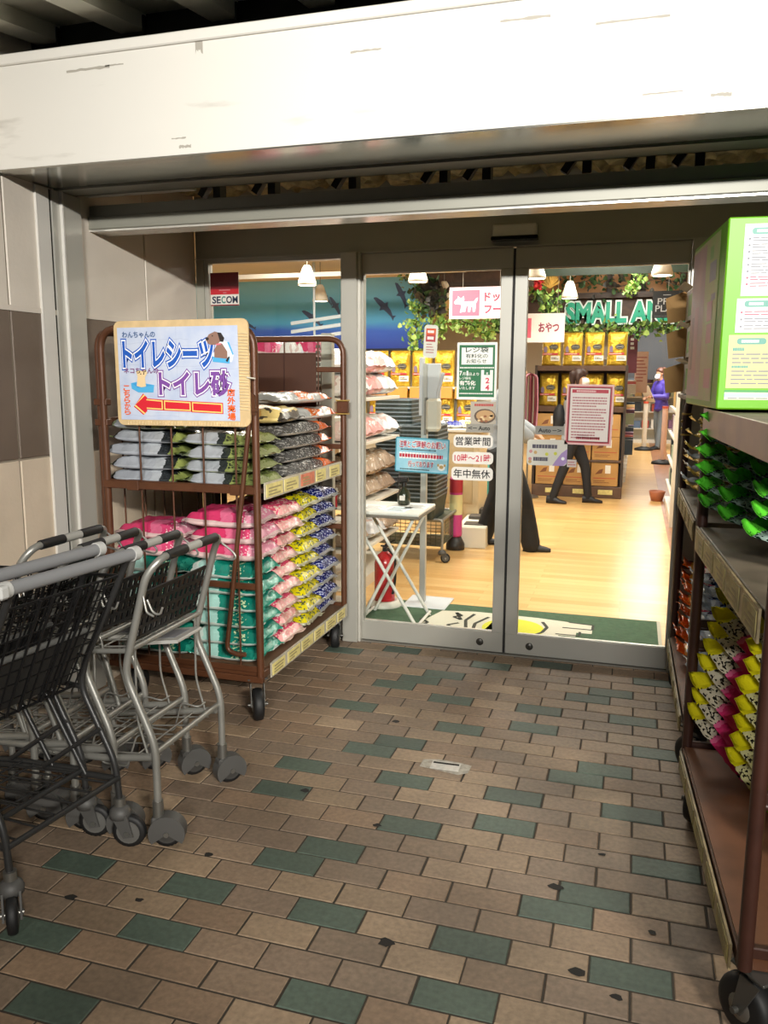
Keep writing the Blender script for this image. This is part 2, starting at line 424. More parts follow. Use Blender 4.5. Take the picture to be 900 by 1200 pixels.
# fixed window on the left
wd = MB()
wd.box((-1.81, .01, .0), (-.945, .06, .18), 0); wd.box((-1.81, .01, 2.175), (-.945, .06, 2.2), 0); wd.box((-1.81, .01, .18), (-1.785, .06, 2.175), 0); wd.box((-.955, .01, .18), (-.945, .06, 2.175), 0)
win = struct('window_1', wd, [M_alu])
gl = MB(); gl.box((-1.785, .03, .18), (-.955, .036, 2.175)); gl.obj('pane', glassmat('shop_glass'), win)
# sliding doors
def door(name, x0, x1, s0, s1, dy):
    d = MB()
    d.box((x0, dy, .008), (x1, dy+.045, .122), 0, .003); d.box((x0, dy, 2.09), (x1, dy+.045, 2.196), 0, .003)
    d.box((x0, dy, .122), (x0+s0, dy+.045, 2.09), 0, .002); d.box((x1-s1, dy, .122), (x1, dy+.045, 2.09), 0, .002)
    d.box((x0, dy+.004, .0), (x1, dy+.03, .008), 1)
    o = struct(name, d, [M_alu, M_dark])
    p = MB(); p.box((x0+s0, dy+.019, .122), (x1-s1, dy+.025, 2.09)); p.obj('pane', glassmat('shop_glass'), o)
    q = MB(); q.box((x0+s0, dy+.012, .118), (x1-s1, dy+.034, .126)); q.box((x0+s0, dy+.012, 2.086), (x1-s1, dy+.034, 2.093)); q.obj('glazing_bead', mat('bright_edge'), o)
    return o
d1 = door('door_1', -.842, -.012, .012, .062, .0)
d2 = door('door_2', .0, .858, .066, .012, .0)
for d, x in ((d1, -.141), (d2, .136)):
    k = MB(); k.lathe([(0, -.004), (.017, -.004), (.021, 0)], (x, 0, .06), 18, 0, 'Y'); k.box((x-.002, -.006, .054), (x+.002, -.003, .066), 1)
    k.obj('lock_cylinder', [mat('lock_steel', '#4a4843', .4, .6), M_dark], d)
sb = MB(); sb.tube([(-.006, .01, .01), (-.006, .01, 2.19)], .005, 6); sb.box((-.0115, .0, .01), (-.0005, .03, 2.19)); sb.obj('rubber_seal', mat('black_rubber', '#141311', .7), d1)
th = MB(); th.box((-1.81, -.02, -.004), (.955, .11, .006)); struct('trim_2', th, [mat('threshold', '#8f8c84', .4, .5)])

# door sensor
s = MB(); s.box((-.118, -.05, 2.232), (.108, 0, 2.305), 0, .006); s.box((-.124, -.056, 2.224), (.114, -.004, 2.246), 1, .004)
so = s.obj('door_sensor', [mat('sensor_steel', '#c9c8c2', .35, .2), mat('sensor_lens', '#0a0a0a', .15)]); tag(so, 'slim grey door sensor with black underside above the sliding doors', 'sensor')

# header beam in front of the doors
hb = MB()
hb.box((XW, -.97, 2.255), (1.92, -.86, 2.312), 0); hb.box((XW, -.985, 2.205), (1.92, -.84, 2.262), 0, .004); hb.box((XW, -.975, 2.196), (1.92, -.85, 2.206), 1)
struct('beam_1', hb, [mat('beam_paint', '#8a897e', .45, .2, var=.05, vscale=2), mat('beam_lip', '#c9c7bf', .25, .5)])  # lip colour lightened to carry the bright reflection along it
# shutter guide posts on the left and right walls
for sgn, x in ((1, XW), (-1, 1.92)):
    gp = MB(); X = lambda d: x+sgn*d
    gp.box((X(0), -1.345, 0), (X(.012), -1.265, 2.33), 0); gp.box((X(0), -1.245, 0), (X(.012), -1.19, 2.33), 1); gp.box((X(0), -1.19, 0), (X(.022), -1.06, 2.33), 1, .003)
    gp.box((X(0), -1.265, 0), (X(.003), -1.245, 2.33), 2); gp.box((X(.012), -1.195, 0), (X(.026), -1.185, 2.33), 0)
    struct('trim_3' if sgn > 0 else 'trim_4', gp, [mat('guide_white', '#d9d6cf', .35, .1), mat('guide_grey', '#b9b7ae', .35, .2), M_dark])

# shutter box with its white fascia
fb = MB(); 
fb.box((XW-1.2, -1.56, 2.335), (3.0, -1.55, 2.715), 0); fb.box((XW-1.2, -1.572, 2.715), (3.0, -1.53, 2.755), 0, .004)
fb.box((XW-1.2, -1.55, 2.335), (3.0, -1.24, 2.345), 1); fb.box((XW-1.2, -1.565, 2.330), (3.0, -1.5, 2.336), 1)
fb.box((XW-1.2, -1.24, 2.34), (3.0, -1.215, 2.7), 2); fb.box((XW-1.2, -1.215, 2.33), (3.0, -1.09, 2.342), 3); fb.box((XW-1.2, -1.1, 2.33), (3.0, -1.09, 2.44), 3)
fb.box((XW-1.2, -1.55, 2.72), (3.0, -1.1, 2.74), 3)
mf = bpy.data.materials.new('fascia_white'); mf.use_nodes = True
nt = mf.node_tree; b = nt.nodes['Principled BSDF']; tc = nt.nodes.new('ShaderNodeTexCoord')
n = nt.nodes.new('ShaderNodeTexNoise'); n.inputs['Scale'].default_value = 5; n.inputs['Detail'].default_value = 5
mp = nt.nodes.new('ShaderNodeMapping'); mp.inputs['Scale'].default_value = (.5, 1, 3); nt.links.new(tc.outputs['Object'], mp.inputs[0]); nt.links.new(mp.outputs[0], n.inputs['Vector'])
rp = nt.nodes.new('ShaderNodeValToRGB'); rp.color_ramp.elements[0].position = .22; rp.color_ramp.elements[1].position = .36; rp.color_ramp.elements[0].color = lin('#b9b5ac'); rp.color_ramp.elements[1].color = lin('#d6d3cb')
nt.links.new(n.outputs['Fac'], rp.inputs[0]); nt.links.new(rp.outputs[0], b.inputs['Base Color']); b.inputs['Roughness'].default_value = .4
soff = mat('soffit_steel', '#a09d92', .16, .85, bump=.12, bscale=3)
struct('beam_2', fb, [mf, soff, M_dark, mat('shutter_case', '#8d8b80', .35, .4)])
# scuffs on the fascia
sc_ = MB()
for x, z, l, t in [(-1.5, 2.668, .19, .012), (-1.33, 2.672, .08, .006), (-.95, 2.70, .03, .05), (-.36, 2.62, .11, .008), (-1.06, 2.395, .06, .006), (-1.03, 2.365, .05, .012), (.45, 2.62, .22, .01), (.6, 2.40, .12, .006), (.15, 2.66, .16, .01), (.8, 2.38, .06, .015), (-1.9, 2.37, .02, .02)]:
    n = 9; up = [(x+l*i/n, z+t*R.uniform(.2, .6)) for i in range(n+1)]; dn = [(x+l*i/n, z-t*R.uniform(.2, .6)) for i in range(n+1)]
    sc_.add([(a, -1.5603, c) for a, c in up+dn[::-1]], [tuple(range(2*n+2))[::-1]])
o = sc_.obj('scuff_marks', mat('scuff', '#a09b90', .6)); o.parent = bpy.data.objects['beam_2']

# foil-faced insulation over the gap, brackets
fo = MB(); nx, ny = 90, 16; X0, X1, Y0, Y1 = XW, 2.0, -1.09, 0
def fz(i, j): return 2.56+.09*((i*7919+j*104729) % 97)/97*.6
vs = []; rf = random.Random(11)
for j in range(ny+1):
    for i in range(nx+1): vs.append((X0+(X1-X0)*i/nx, Y0+(Y1-Y0)*j/ny, 2.55+rf.uniform(-.035, .035)))
fs = [(j*(nx+1)+i, (j+1)*(nx+1)+i, (j+1)*(nx+1)+i+1, j*(nx+1)+i+1) for j in range(ny) for i in range(nx)]
fo.add(vs, fs)
struct('ceiling_gap', fo, [mat('crumpled_insulation', '#b5a678', .4, .1, bump=.8, bscale=30, var=.4, vscale=14)])
bk_ = MB()
for x in (-1.25, -.98, -.6, -.2, -.02, .38, .62, .8, 1.2):
    bk_.box((x, -.9, 2.33), (x+.035, -.84, 2.56)); 
    bk_.T = Matrix.Translation((x, -.87, 2.45)) @ Matrix.Rotation(.6, 4, 'Y'); bk_.box((-.015, -.02, -.13), (.015, .02, .13)); bk_.T = Matrix()
struct('beam_3', bk_, [mat('bracket_black', '#1c1a17', .6)])
wp = MB(); wp.box((XW, -1.0, 2.35), (-1.3, -.96, 2.6)); struct('trim_5', wp, [M_white])

# awning with its ribs, sloping over the shutter box
aw = MB()
def az(y): return 2.825+.13*(y+1.79)
ys = (-2.03, -1.2)
aw.add([(-3.2, ys[0], az(ys[0])+.06), (3, ys[0], az(ys[0])+.06), (3, ys[1], az(ys[1])+.06), (-3.2, ys[1], az(ys[1])+.06)], [(3, 2, 1, 0)], 0)
aw.add([(-3.2, ys[0], az(ys[0])+.08), (3, ys[0], az(ys[0])+.08), (3, ys[1], az(ys[1])+.08), (-3.2, ys[1], az(ys[1])+.08)], [(0, 1, 2, 3)], 0)
x = -1.70-.41*3
while x < 3:
    for (a, b_, zz) in ((-.115, 0, 0),):
        vs = [(x+a, ys[0], az(ys[0])), (x+b_, ys[0], az(ys[0])), (x+b_, ys[1], az(ys[1])), (x+a, ys[1], az(ys[1]))]
        vs += [(p[0], p[1], p[2]+.07) for p in vs]
        aw.add(vs, [(0, 3, 2, 1), (0, 1, 5, 4), (1, 2, 6, 5), (2, 3, 7, 6), (3, 0, 4, 7)], 1)
    aw.box((x, -1.33, az(-1.33)-.06), (x+.007, -1.31, az(-1.33)+.05), 2)
    x += .405
aw.box((-3.2, -1.30, 2.74), (3, -1.27, 2.98), 2)
aw.box((-3.2, -1.335, 2.80), (3, -1.30, 2.845), 3)
struct('ceiling', aw, [mat('awning_sheet', '#c9c8ba', .5, .1, var=.08, vscale=3), mat('awning_rib', '#dddccd', .45), M_dark, mat('awning_rail', '#85837c', .5)])
wu = MB(); wu.box((-3.2, -1.26, 2.74), (-1.75, -1.2, 3.3)); struct('wall_upper', wu, [M_beige])

# worn slotted plate set in the paving
pl = thing('floor_guide_plate', 'worn white slotted plate taped onto the brick paving', 'plate', (-.02, -1.405, 0), .03)
p = MB(); pts = [(-.1, -.03), (-.02, -.045), (.06, -.06), (.095, -.035), (.1, .03), (.04, .045), (-.04, .05), (-.098, .035)]
p.add([(a, b, .002) for a, b in pts], [tuple(range(len(pts)))]); p.obj('tape', mat('worn_tape', '#a49e92', .6, var=.25, vscale=40), pl)
p = MB(); p.box((-.058, -.035, .002), (.058, .03, .005), 0, .001); p.box((-.052, .008, .0045), (.052, .022, .0056), 1); p.obj('plate', [mat('plate_white', '#c4c0b8', .5, var=.1, vscale=50), M_dark], pl)

# ------------------------------------------------------------------ shop interior shell
si = MB(); si.box((-6.6, .1, 2.92), (3.7, 18.6, 3.0)); struct('ceiling_shop', si, [mat('shop_ceiling', '#d9c6a8', .7)])
for nm, a, b_ in (('wall_shop_left', (-6.7, .1, -.02), (-6.55, 18.6, 3)), ('wall_shop_right', (3.55, .1, -.02), (3.7, 18.6, 3)), ('wall_shop_back', (-6.7, 18.4, -.02), (3.7, 18.6, 3))):
    q = MB(); q.box(a, b_); struct(nm, q, [mat('shop_wall', '#e2dccf', .6)])
# ------------------------------------------------------------------ roll cages
M_rust = mat('brown_enamel', '#55331f', .42, .15, var=.12, vscale=12, bump=.05)
M_rustD = mat('brown_enamel_dark', '#3a2119', .42, .15, var=.15, vscale=12, bump=.05)
M_plate = mat('brown_plate', '#44281a', .5, var=.08, vscale=10)
M_tyre = mat('tyre_rubber', '#131314', .6)
M_zinc = mat('zinc_steel', '#8c8b86', .35, .8)
M_railc = mat('rail_plastic', '#b9b3a2', .25, var=.15, vscale=14)
M_cardy = mat('price_card_yellow', '#d9cc86', .5, var=.12, vscale=30)
M_cardr = mat('price_card_red', '#c9745a', .5, var=.2, vscale=30)
M_deck = mat('deck_board', '#5f4632', .6, var=.2, vscale=7)
def big_caster(parent, x, y, h, rot=0):
    """swivel caster under a roll cage, top at height h"""
    c = MB(); c.T = Matrix.Translation((x, y, 0)) @ Matrix.Rotation(rot, 4, 'Z')
    c.box((-.05, -.045, h-.008), (.05, .045, h), 0, .002); c.cyl((0, 0, h-.03), (0, 0, h-.006), .026, n=14)
    for s in (-1, 1):
        c.prism([(-.028, h-.03), (.028, h-.03), (.045, .065), (.02, .06)], s*.03-.002, s*.03+.002)
    c.cyl((.03, -.045, .072), (.03, .045, .072), .008, n=10)
    o = c.obj('caster', mat('caster_steel', '#5c5b57', .4, .6), parent)
    w = MB(); w.T = Matrix.Translation((x, y, 0)) @ Matrix.Rotation(rot, 4, 'Z')
    w.lathe([(.02, -.024), (.055, -.024), (.068, -.02), (.073, -.01), (.073, .01), (.068, .02), (.055, .024), (.02, .024)], (.03, 0, .0735), 24, 0, 'Y')
    w.lathe([(0, -.026), (.03, -.026), (.034, -.022)], (.03, 0, .0735), 16, 1, 'Y'); w.lathe([(.034, .022), (.03, .026), (0, .026)], (.03, 0, .0735), 16, 1, 'Y')
    w.obj('wheel', [M_tyre, M_zinc], o)
    return o
def end_frame(t, y, x0, x1, z0, z1, bars, rods, mt, name='end_frame', r=.0165):
    f = MB(); f.tube([(x1, y, z0), (x1, y, z1), (x0, y, z1), (x0, y, z0)], r, 12, fillet=.09, fseg=6)
    for z in bars: f.box((x0+.01, y-.009, z-.014), (x1-.01, y+.009, z+.014), 0, .003)
    o = f.obj(name, mt, t)
    q = MB()
    for x in rods: q.tube([(x, y+.004, z0+.03), (x, y+.004, z1-.01)], .0045, 6)
    q.obj('upright_rod', mt, o)
    return o
def price_rail(t, x, y0, y1, z0, z1, n, side, rnd, worn=False):
    """price strip along the open side, facing side*x"""
    q = MB(); q.box((x, y0, z0), (x+side*.006, y1, z1), 0)
    o = q.obj('price_rail', mat('worn_rail', '#8f7f5e', .5, var=.35, vscale=18, bump=.3) if worn else M_railc, t)
    for i in range(n):
        a = y0+(y1-y0)*(i+.06)/n; b = y0+(y1-y0)*(i+rnd.uniform(.72, .95))/n
        k = MB(); k.box((x+side*.006, a, z0+.008), (x+side*.0085, b, z1-.01), 0)
        for j in range(3): k.box((x+side*.0085, a+(b-a)*.12, z0+.014+j*.014), (x+side*.009, a+(b-a)*rnd.uniform(.5, .9), z0+.021+j*.014), 1)
        k.obj('price_card', [mat('card_worn', '#8d8150', .6, var=.3, vscale=20) if worn else (M_cardr if rnd.random() < .2 else M_cardy), mat('card_print_worn', '#776a45', .6) if worn else mat('card_print', '#9c8f63', .6)], o)
    return o

rc = random.Random(5)
LC = (-1.30, -.68)                    # left cage: centre; open to +x
t = thing('roll_cage', 'brown roll cage with two decks of stacked pet supply bags, beside the left window', 'cart', (0, 0, 0))
x0, x1, y0, y1, zt_ = -1.675, -.902, -1.235, -.135, 1.735
end_frame(t, y0, x0+.03, x1, .2, zt_, [1.055, .622, .245], [-1.47, -1.31, -1.155, -1.0], M_rust)
end_frame(t, y1, x0+.03, x1, .2, zt_, [1.57, 1.15, 1.055, .7, .245], [-1.45, -1.25, -1.05], M_rust)
f = MB()
f.tube([(x0, y0+.02, .2), (x0, y0+.02, zt_-.01), (x0, y1-.02, zt_-.01), (x0, y1-.02, .2)], .0165, 12, fillet=.09, fseg=6)
for z in (1.33, 1.055, .62, .245): f.box((x0-.009, y0+.03, z-.014), (x0+.009, y1-.03, z+.014), 0, .003)
for i in range(6): f.tube([(x0, y0+.17*(i+1), .22), (x0, y0+.17*(i+1), zt_-.02)], .0045, 6)
f.obj('back_frame', M_rust, t)
f = MB()
for z in (1.31, 1.40): f.box((x0-.015, y0-.012, z), (x0+.05, y0+.03, z+.03), 0, .004)
f.obj('hinge_bracket', M_rust, t)
d = MB(); d.box((x0+.01, y0+.0, .20), (x1+.012, y1, .235), 0, .003); d.box((x0+.02, y0+.01, .235), (x1, y1-.01, .242), 1)
d.box((x0, y0-.016, .185), (x1+.015, y0+.012, .215), 0, .003); d.obj('deck', [M_rust, M_deck], t)
d = MB(); d.box((x0+.02, y0+.012, 1.03), (x1, y1-.012, 1.05), 1, .002); d.box((x0+.02, y0-.02, 1.032), (x1, y0+.004, 1.066), 0, .003)
for x in (-1.5, -.99): d.box((x-.03, y0-.026, 1.026), (x+.03, y0+.006, 1.072), 0, .003)
for y in (-.9, -.5): d.tube([(x1-.01, y, .99), (x1-.01, y, 1.05)], .004, 6)
d.obj('shelf', [M_rust, M_plate], t)
price_rail(t, x1+.014, y0+.07, y1-.005, .185, .255, 6, 1, rc)
price_rail(t, x1+.004, y0+.06, y1-.06, 1.0, 1.075, 5, 1, rc)
p = MB(); p.box((-1.43, y1-.028, 1.36), (-1.05, y1-.018, 1.66), 0, .004); p.box((-1.244, y1-.03, 1.365), (-1.236, y1-.027, 1.655), 1)
p.obj('backing_plate', [M_plate, M_rustD], t)
lb = MB(); lb.tube([(x1-.012, y0-.028, 1.36), (-.975, y0-.03, .9), (-1.05, y0-.03, .33), (-.99, y0-.03, .315), (-.96, y0-.03, .32)], .011, 8, fillet=.03)
lb.prism([(-.965, 1.37), (-.89, 1.37), (-.89, 1.45), (-.915, 1.475), (-.95, 1.46), (-.965, 1.43)], y0-.026, y0-.016)
lb.cyl((-.935, y0-.03, 1.44), (-.935, y0-.024, 1.44), .007, n=10); lb.box((x1-.03, y0-.035, 1.385), (x1+.02, y0-.018, 1.395)); lb.obj('latch_bar', M_rust, t)
lb = MB(); lb.box((x1-.03, y1-.03, 1.335), (x1+.035, y1+.0, 1.40), 0, .004); lb.box((x1-.032, y1-.033, 1.40), (x1+.037, y1+.003, 1.407), 1); lb.box((x1-.032, y1-.033, 1.328), (x1+.037, y1+.003, 1.335), 1); lb.cyl((x1, y1-.034, 1.367), (x1, y1-.03, 1.367), .006, n=10); lb.obj('corner_latch', [M_rust, mat('brass_trim', '#b39a55', .35, .6)], t)
for (x, y, a) in ((-.945, -1.19, -1.0), (-.935, -.2, PI/2+.3), (-1.6, -1.17, PI/2), (-1.6, -.2, PI/2)): big_caster(t, x, y, .2, a)

# ---- right cages (near one carries the green carton)
def right_cage(label, ox, oy, rz, L, zt_, mid, top, worn):
    t = thing('roll_cage', label, 'cart', (ox, oy, 0), rz)      # local: x=0 open face (faces -x), y 0..L
    D = .75
    for y in (0, L):
        end_frame(t, y, 0, D, .2, zt_, [.62, .245], [.17, .34, .51], M_rustD, r=.0175)
    f = MB(); f.tube([(D+.03, .03, .2), (D+.03, .03, zt_), (D+.03, L-.03, zt_), (D+.03, L-.03, .2)], .0165, 12, fillet=.09)
    for z in (1.2, .62, .245): f.box((D+.021, .03, z-.014), (D+.039, L-.03, z+.014), 0, .003)
    for i in range(6): f.tube([(D+.03, L*(i+1)/7, .22), (D+.03, L*(i+1)/7, zt_-.02)], .0045, 6)
    f.obj('back_frame', M_rustD, t)
    d = MB(); d.box((-.015, 0, .195), (D, L, .235), 0, .003); d.box((-.01, .02, .235), (D-.01, L-.02, .243), 1); d.obj('deck', [M_rust, mat('deck_brown', '#6b4630', .45, var=.15, vscale=9)], t)
    for z in [mid]+([top] if top else []):
        d = MB(); d.box((-.01, .022, z-.025), (D, L-.022, z), 0, .003); d.obj('shelf', mat('grimy_shelf', '#6f6454', .55, var=.2, vscale=8), t)
    price_rail(t, -.022, .03, L-.03, .165, .232, 5, -1, rc, worn)
    price_rail(t, -.018, .03, L-.03, mid-.075, mid+.004, 5, -1, rc, True)
    if top:
        q = MB(); q.box((-.024, .03, top-.078), (-.018, L-.03, top+.004), 0, .001); q.obj('price_rail', mat('rail_marbled', '#b79a90', .35, col2='#c8ab96', vscale=7), t)
    for y in (0, L):
        k = MB(); k.tube([(0, y, 1.26), (0, y, 1.36)], .023, 14, 0); 
        for z in (1.26, 1.36): k.tube([(0, y, z-.004), (0, y, z+.004)], .026, 14, 1)
        for z in (1.29, 1.325): k.sphere((-.022, y-.008, z), .007, 8, 1)
        k.obj('post_collar', [M_rustD, mat('brass_trim')], t)
        k = MB(); k.tube([(-.005, y, .6), (.2, y, .6)], .009, 8); k.obj('side_pin', M_rustD, t)
    for (x, y, a) in ((.04, .02, 2.2), (.04, L-.05, -2.0), (D-.08, .08, PI/2), (D-.08, L-.08, PI/2)): big_caster(t, x, y, .195, a)
    return t
RCN = right_cage('brown roll cage with green and yellow packets, carrying the green carton', .932, -2.55, math.radians(3.4), 1.09, 1.42, 1.035, 1.43, True)
RCF = right_cage('brown roll cage against the door jamb, behind the one with the green carton', .885, -1.2, math.radians(0.6), 1.05, 1.46, 1.0, None, True)
right_cages = (RCN, RCF)

# ------------------------------------------------------------------ basket trolleys (silver)
M_sil = mat('silver_tube', '#96958f', .38, .55, var=.06, vscale=8)
M_grip = mat('black_grip', '#121213', .55)
M_greyg = mat('grey_grip', '#9b9a94', .5)
M_hood = mat('grey_hood', '#4c4b49', .55)
M_blkw = mat('black_wire', '#1b1b1c', .38, .35)
def small_caster(parent, x, y, top, rot, hood=True, r=.052, name='caster'):
    c = MB(); c.T = Matrix.Translation((x, y, 0)) @ Matrix.Rotation(rot, 4, 'Z')
    c.cyl((0, 0, r*1.75), (0, 0, top), .018, n=12, m=1)
    cx = .028
    if hood:
        # hood wraps the upper wheel
        n = 14; pr = []
        for s in (-1, 1):
            ring = [(cx+(r+.008)*math.cos(a), s*.024, r+(r+.008)*math.sin(a)) for a in [math.radians(-35+250*i/n) for i in range(n+1)]]
            pr.append(ring)
        vs = pr[0]+pr[1]; fs = [(i, n+1+i, n+2+i, i+1) for i in range(n)]
        c.add(vs, fs, 0, True)
        for s, off in ((-1, 0), (1, n+1)):
            ctr = (cx, s*.026, r)
            vs2 = pr[0 if s < 0 else 1]+[ctr]; fs2 = [((i, i+1, n+1) if s < 0 else (i+1, i, n+1)) for i in range(n)]
            c.add(vs2, fs2, 0)
        c.box((-.022, -.022, r*1.3), (.03, .022, r*2.05), 0, .006)
    else:
        c.lathe([(0, .018), (.018, .018), (.03, .008), (.036, -.006), (.034, -.022), (.0, -.026)], (0, 0, r*2.25), 18, 0)
        for s in (-1, 1): c.prism([(-.025, r*2.15), (.03, r*2.15), (cx+.02, r*.8), (cx-.012, r*.7)], s*.023-.003, s*.023+.003)
    c.cyl((cx, -.03, r), (cx, .03, r), .009, n=10, m=1)
    o = c.obj(name, [M_hood, M_zinc], parent)
    w = MB(); w.T = Matrix.Translation((x, y, 0)) @ Matrix.Rotation(rot, 4, 'Z')
    w.lathe([(.02, -.012), (r*.7, -.015), (r*.93, -.013), (r, -.006), (r, .006), (r*.93, .013), (r*.7, .015), (.02, .012)], (cx, 0, r), 22, 0, 'Y')
    w.lathe([(0, -.017), (r*.45, -.017), (r*.6, -.0148), (r*.7, -.0155)], (cx, 0, r), 18, 1, 'Y'); w.lathe([(r*.7, .0155), (r*.6, .0148), (r*.45, .017), (0, .017)], (cx, 0, r), 18, 1, 'Y')
    w.obj('wheel', [M_tyre, mat('wheel_hub_dark', '#3b3a38', .5) if hood else mat('wheel_hub', '#5d5c59', .5)], o)
    return o
def basket_trolley():
    # local origin on the floor below the rear legs, pushes towards -x, width along y
    t = thing('basket_trolley', 'x', 'trolley', (0, 0, 0))
    ya, yb = -.22, .22
    f = MB()
    f.tube([(0, ya, .13), (0, ya, .35), (-.102, ya, .585), (-.008, ya, .915), (.03, ya+.03, .968), (.03, yb-.03, .968), (-.008, yb, .915), (-.102, yb, .585), (0, yb, .35), (0, yb, .13)], .0125, 12, fillet=.05, fseg=5)
    f.obj('main_frame', M_sil, t)
    for a, b in ((-.16, -.045), (.045, .16)):
        h = MB(); h.tube([(.03, a, .968), (.03, b, .968)], .0165, 14); h.obj('handle_grip', M_grip, t)
    h = MB(); h.tube([(.03, -.045, .968), (.03, .045, .968)], .015, 14); h.obj('handle_sleeve', M_greyg, t)
    b = MB()
    b.tube([(-.012, ya, .315), (-.012, yb, .315)], .0105, 10)           # rear cross bar
    b.tube([(-.078, ya, .665), (-.078, yb, .665)], .0095, 10)
    for y in (ya+.02, yb-.02): b.tube([(-.01, y, .30), (-.2, y, .27), (-.5, y*.82, .24)], .0125, 10, fillet=.04)
    b.tube([(-.5, ya*.82, .24), (-.5, yb*.82, .24)], .0105, 10)
    for y in (ya+.02, yb-.02): b.tube([(-.47, y*.84, .13), (-.47, y*.84, .25)], .011, 10)
    b.tube([(-.075, ya+.006, .66), (-.3, ya+.03, .63), (-.53, ya+.05, .60)], .009, 8); b.tube([(-.075, yb-.006, .66), (-.3, yb-.03, .63), (-.53, yb-.05, .60)], .009, 8)
    b.tube([(-.53, ya+.05, .60), (-.53, yb-.05, .60)], .009, 8)
    for y in (ya+.045, yb-.045): b.tube([(-.51, y, .6), (-.46, y, .45), (-.4, y*.95, .26)], .0095, 8, fillet=.06)
    b.obj('base_frame', M_sil, t)
    wv = MB()
    for i in range(5):
        y = ya+.07+i*.075; wv.tube([(-.085, y, .655), (-.52, y, .605)], .0032, 6)
    for i in range(4): x = -.14-.1*i; wv.tube([(x, ya+.02, .645-.012*i), (x, yb-.02, .645-.012*i)], .0032, 6)
    wv.tube([(-.2, ya+.03, .63), (-.2, ya+.02, .70), (-.5, ya+.05, .68), (-.52, ya+.05, .6)], .0035, 6, fillet=.03); wv.tube([(-.2, yb-.03, .63), (-.2, yb-.02, .70), (-.5, yb-.05, .68), (-.52, yb-.05, .6)], .0035, 6, fillet=.03)
    wv.obj('upper_rack', M_sil, t)
    wv = MB()
    for i in range(5):
        y = ya+.06+i*.08; wv.tube([(-.02, y, .29), (-.47, y*.86, .235)], .003, 6)
    for i in range(4): x = -.1-.11*i; wv.tube([(x, ya+.03, .285-.012*i), (x, yb-.03, .285-.012*i)], .003, 6)
    for y in (ya+.03, yb-.03):
        wv.tube([(-.08, y, .655), (-.085, y, .42), (-.05, y, .30)], .0042, 6, fillet=.04)
        wv.tube([(-.05, y, .33), (-.05, y*.75, .33), (-.12, y*.75, .34), (-.16, y*.78, .22), (-.26, y*.78, .22), (-.28, y*.78, .28)], .0035, 6, fillet=.02)
    wv.obj('lower_rack', M_sil, t)
    # black slotted plate leaning between the side tubes
    p = MB(); n = 13; w0, w1 = ya+.028, yb-.028; dx = -.045
    def P(u, v): return (-.03-.052*(1-v), w0+(w1-w0)*u, .685+.17*v)
    def bar(u0, v0, u1, v1, th=.004):
        a, b_, c_, d_ = P(u0, v0), P(u1, v0), P(u1, v1), P(u0, v1)
        p.add([*[(q[0]+th, q[1], q[2]) for q in (a, b_, c_, d_)], *[(q[0]-th, q[1], q[2]) for q in (a, b_, c_, d_)]], [(0, 1, 2, 3), (7, 6, 5, 4), (0, 4, 5, 1), (1, 5, 6, 2), (2, 6, 7, 3), (3, 7, 4, 0)])
    for v0, v1 in ((0, .07), (.22, .29), (.44, .52), (.68, .76), (.92, 1)): bar(0, v0, 1, v1)
    for i in range(n): u = i/(n-1); bar(max(0, u-.022), .02, min(1, u+.022), .98, .003)
    p.obj('slotted_panel', mat('black_plastic', '#101011', .4), t)
    q = MB(); q.T = Matrix.Translation((-.045, .05, .632)) @ Matrix.Rotation(math.radians(-8), 4, 'Y'); q.prism(rrect(-.11, -.006, .02, .006, .004), -.07, .09, 0); q.box((-.08, -.04, .006), (-.01, .06, .0075), 1)
    q.obj('number_plate', [mat('plate_grey', '#a8a7a1', .4), mat('plate_label', '#77787c', .5)], t)
    hk = MB(); hk.tube([(.005, yb+.004, .945), (.06, yb+.01, .905), (.075, yb+.01, .885), (.06, yb+.01, .872), (.0, yb+.01, .885), (-.02, yb+.008, .87)], .0038, 6, fillet=.015); hk.obj('bag_hook', M_sil, t)
    hk = MB(); hk.tube([(.0, ya-.01, .84), (.02, ya-.012, .80), (.045, ya-.012, .795), (.055, ya-.012, .82)], .0038, 6, fillet=.015); hk.tube([(-.015, ya-.008, .85), (0, ya-.016, .80), (.025, ya-.016, .79)], .0038, 6, fillet=.01); hk.obj('bag_hook', M_sil, t)
    small_caster(t, 0, ya, .16, .35); small_caster(t, 0, yb, .16, .9)
    small_caster(t, -.47, ya*.78, .15, .2, r=.045); small_caster(t, -.47, yb*.78, .15, .5, r=.045)
    return t
bt = basket_trolley()
lbl = ['silver basket trolley at the open end of its nested row, black slotted panel facing out', 'silver basket trolley nested second from the open end of the row', 'silver basket trolley nested third from the open end of the row', 'silver basket trolley deepest in the nested row, against the tiled wall']
for i in range(4):
    o = bt if i == 0 else dup(bt)
    o.location = (-.80-.163*i, -2.01+(0, .012, .006, .016)[i], 0); o.rotation_euler = (0, 0, (0, -.02, .015, -.01)[i]); o['label'] = lbl[i]; o['group'] = 'nested silver basket trolleys'

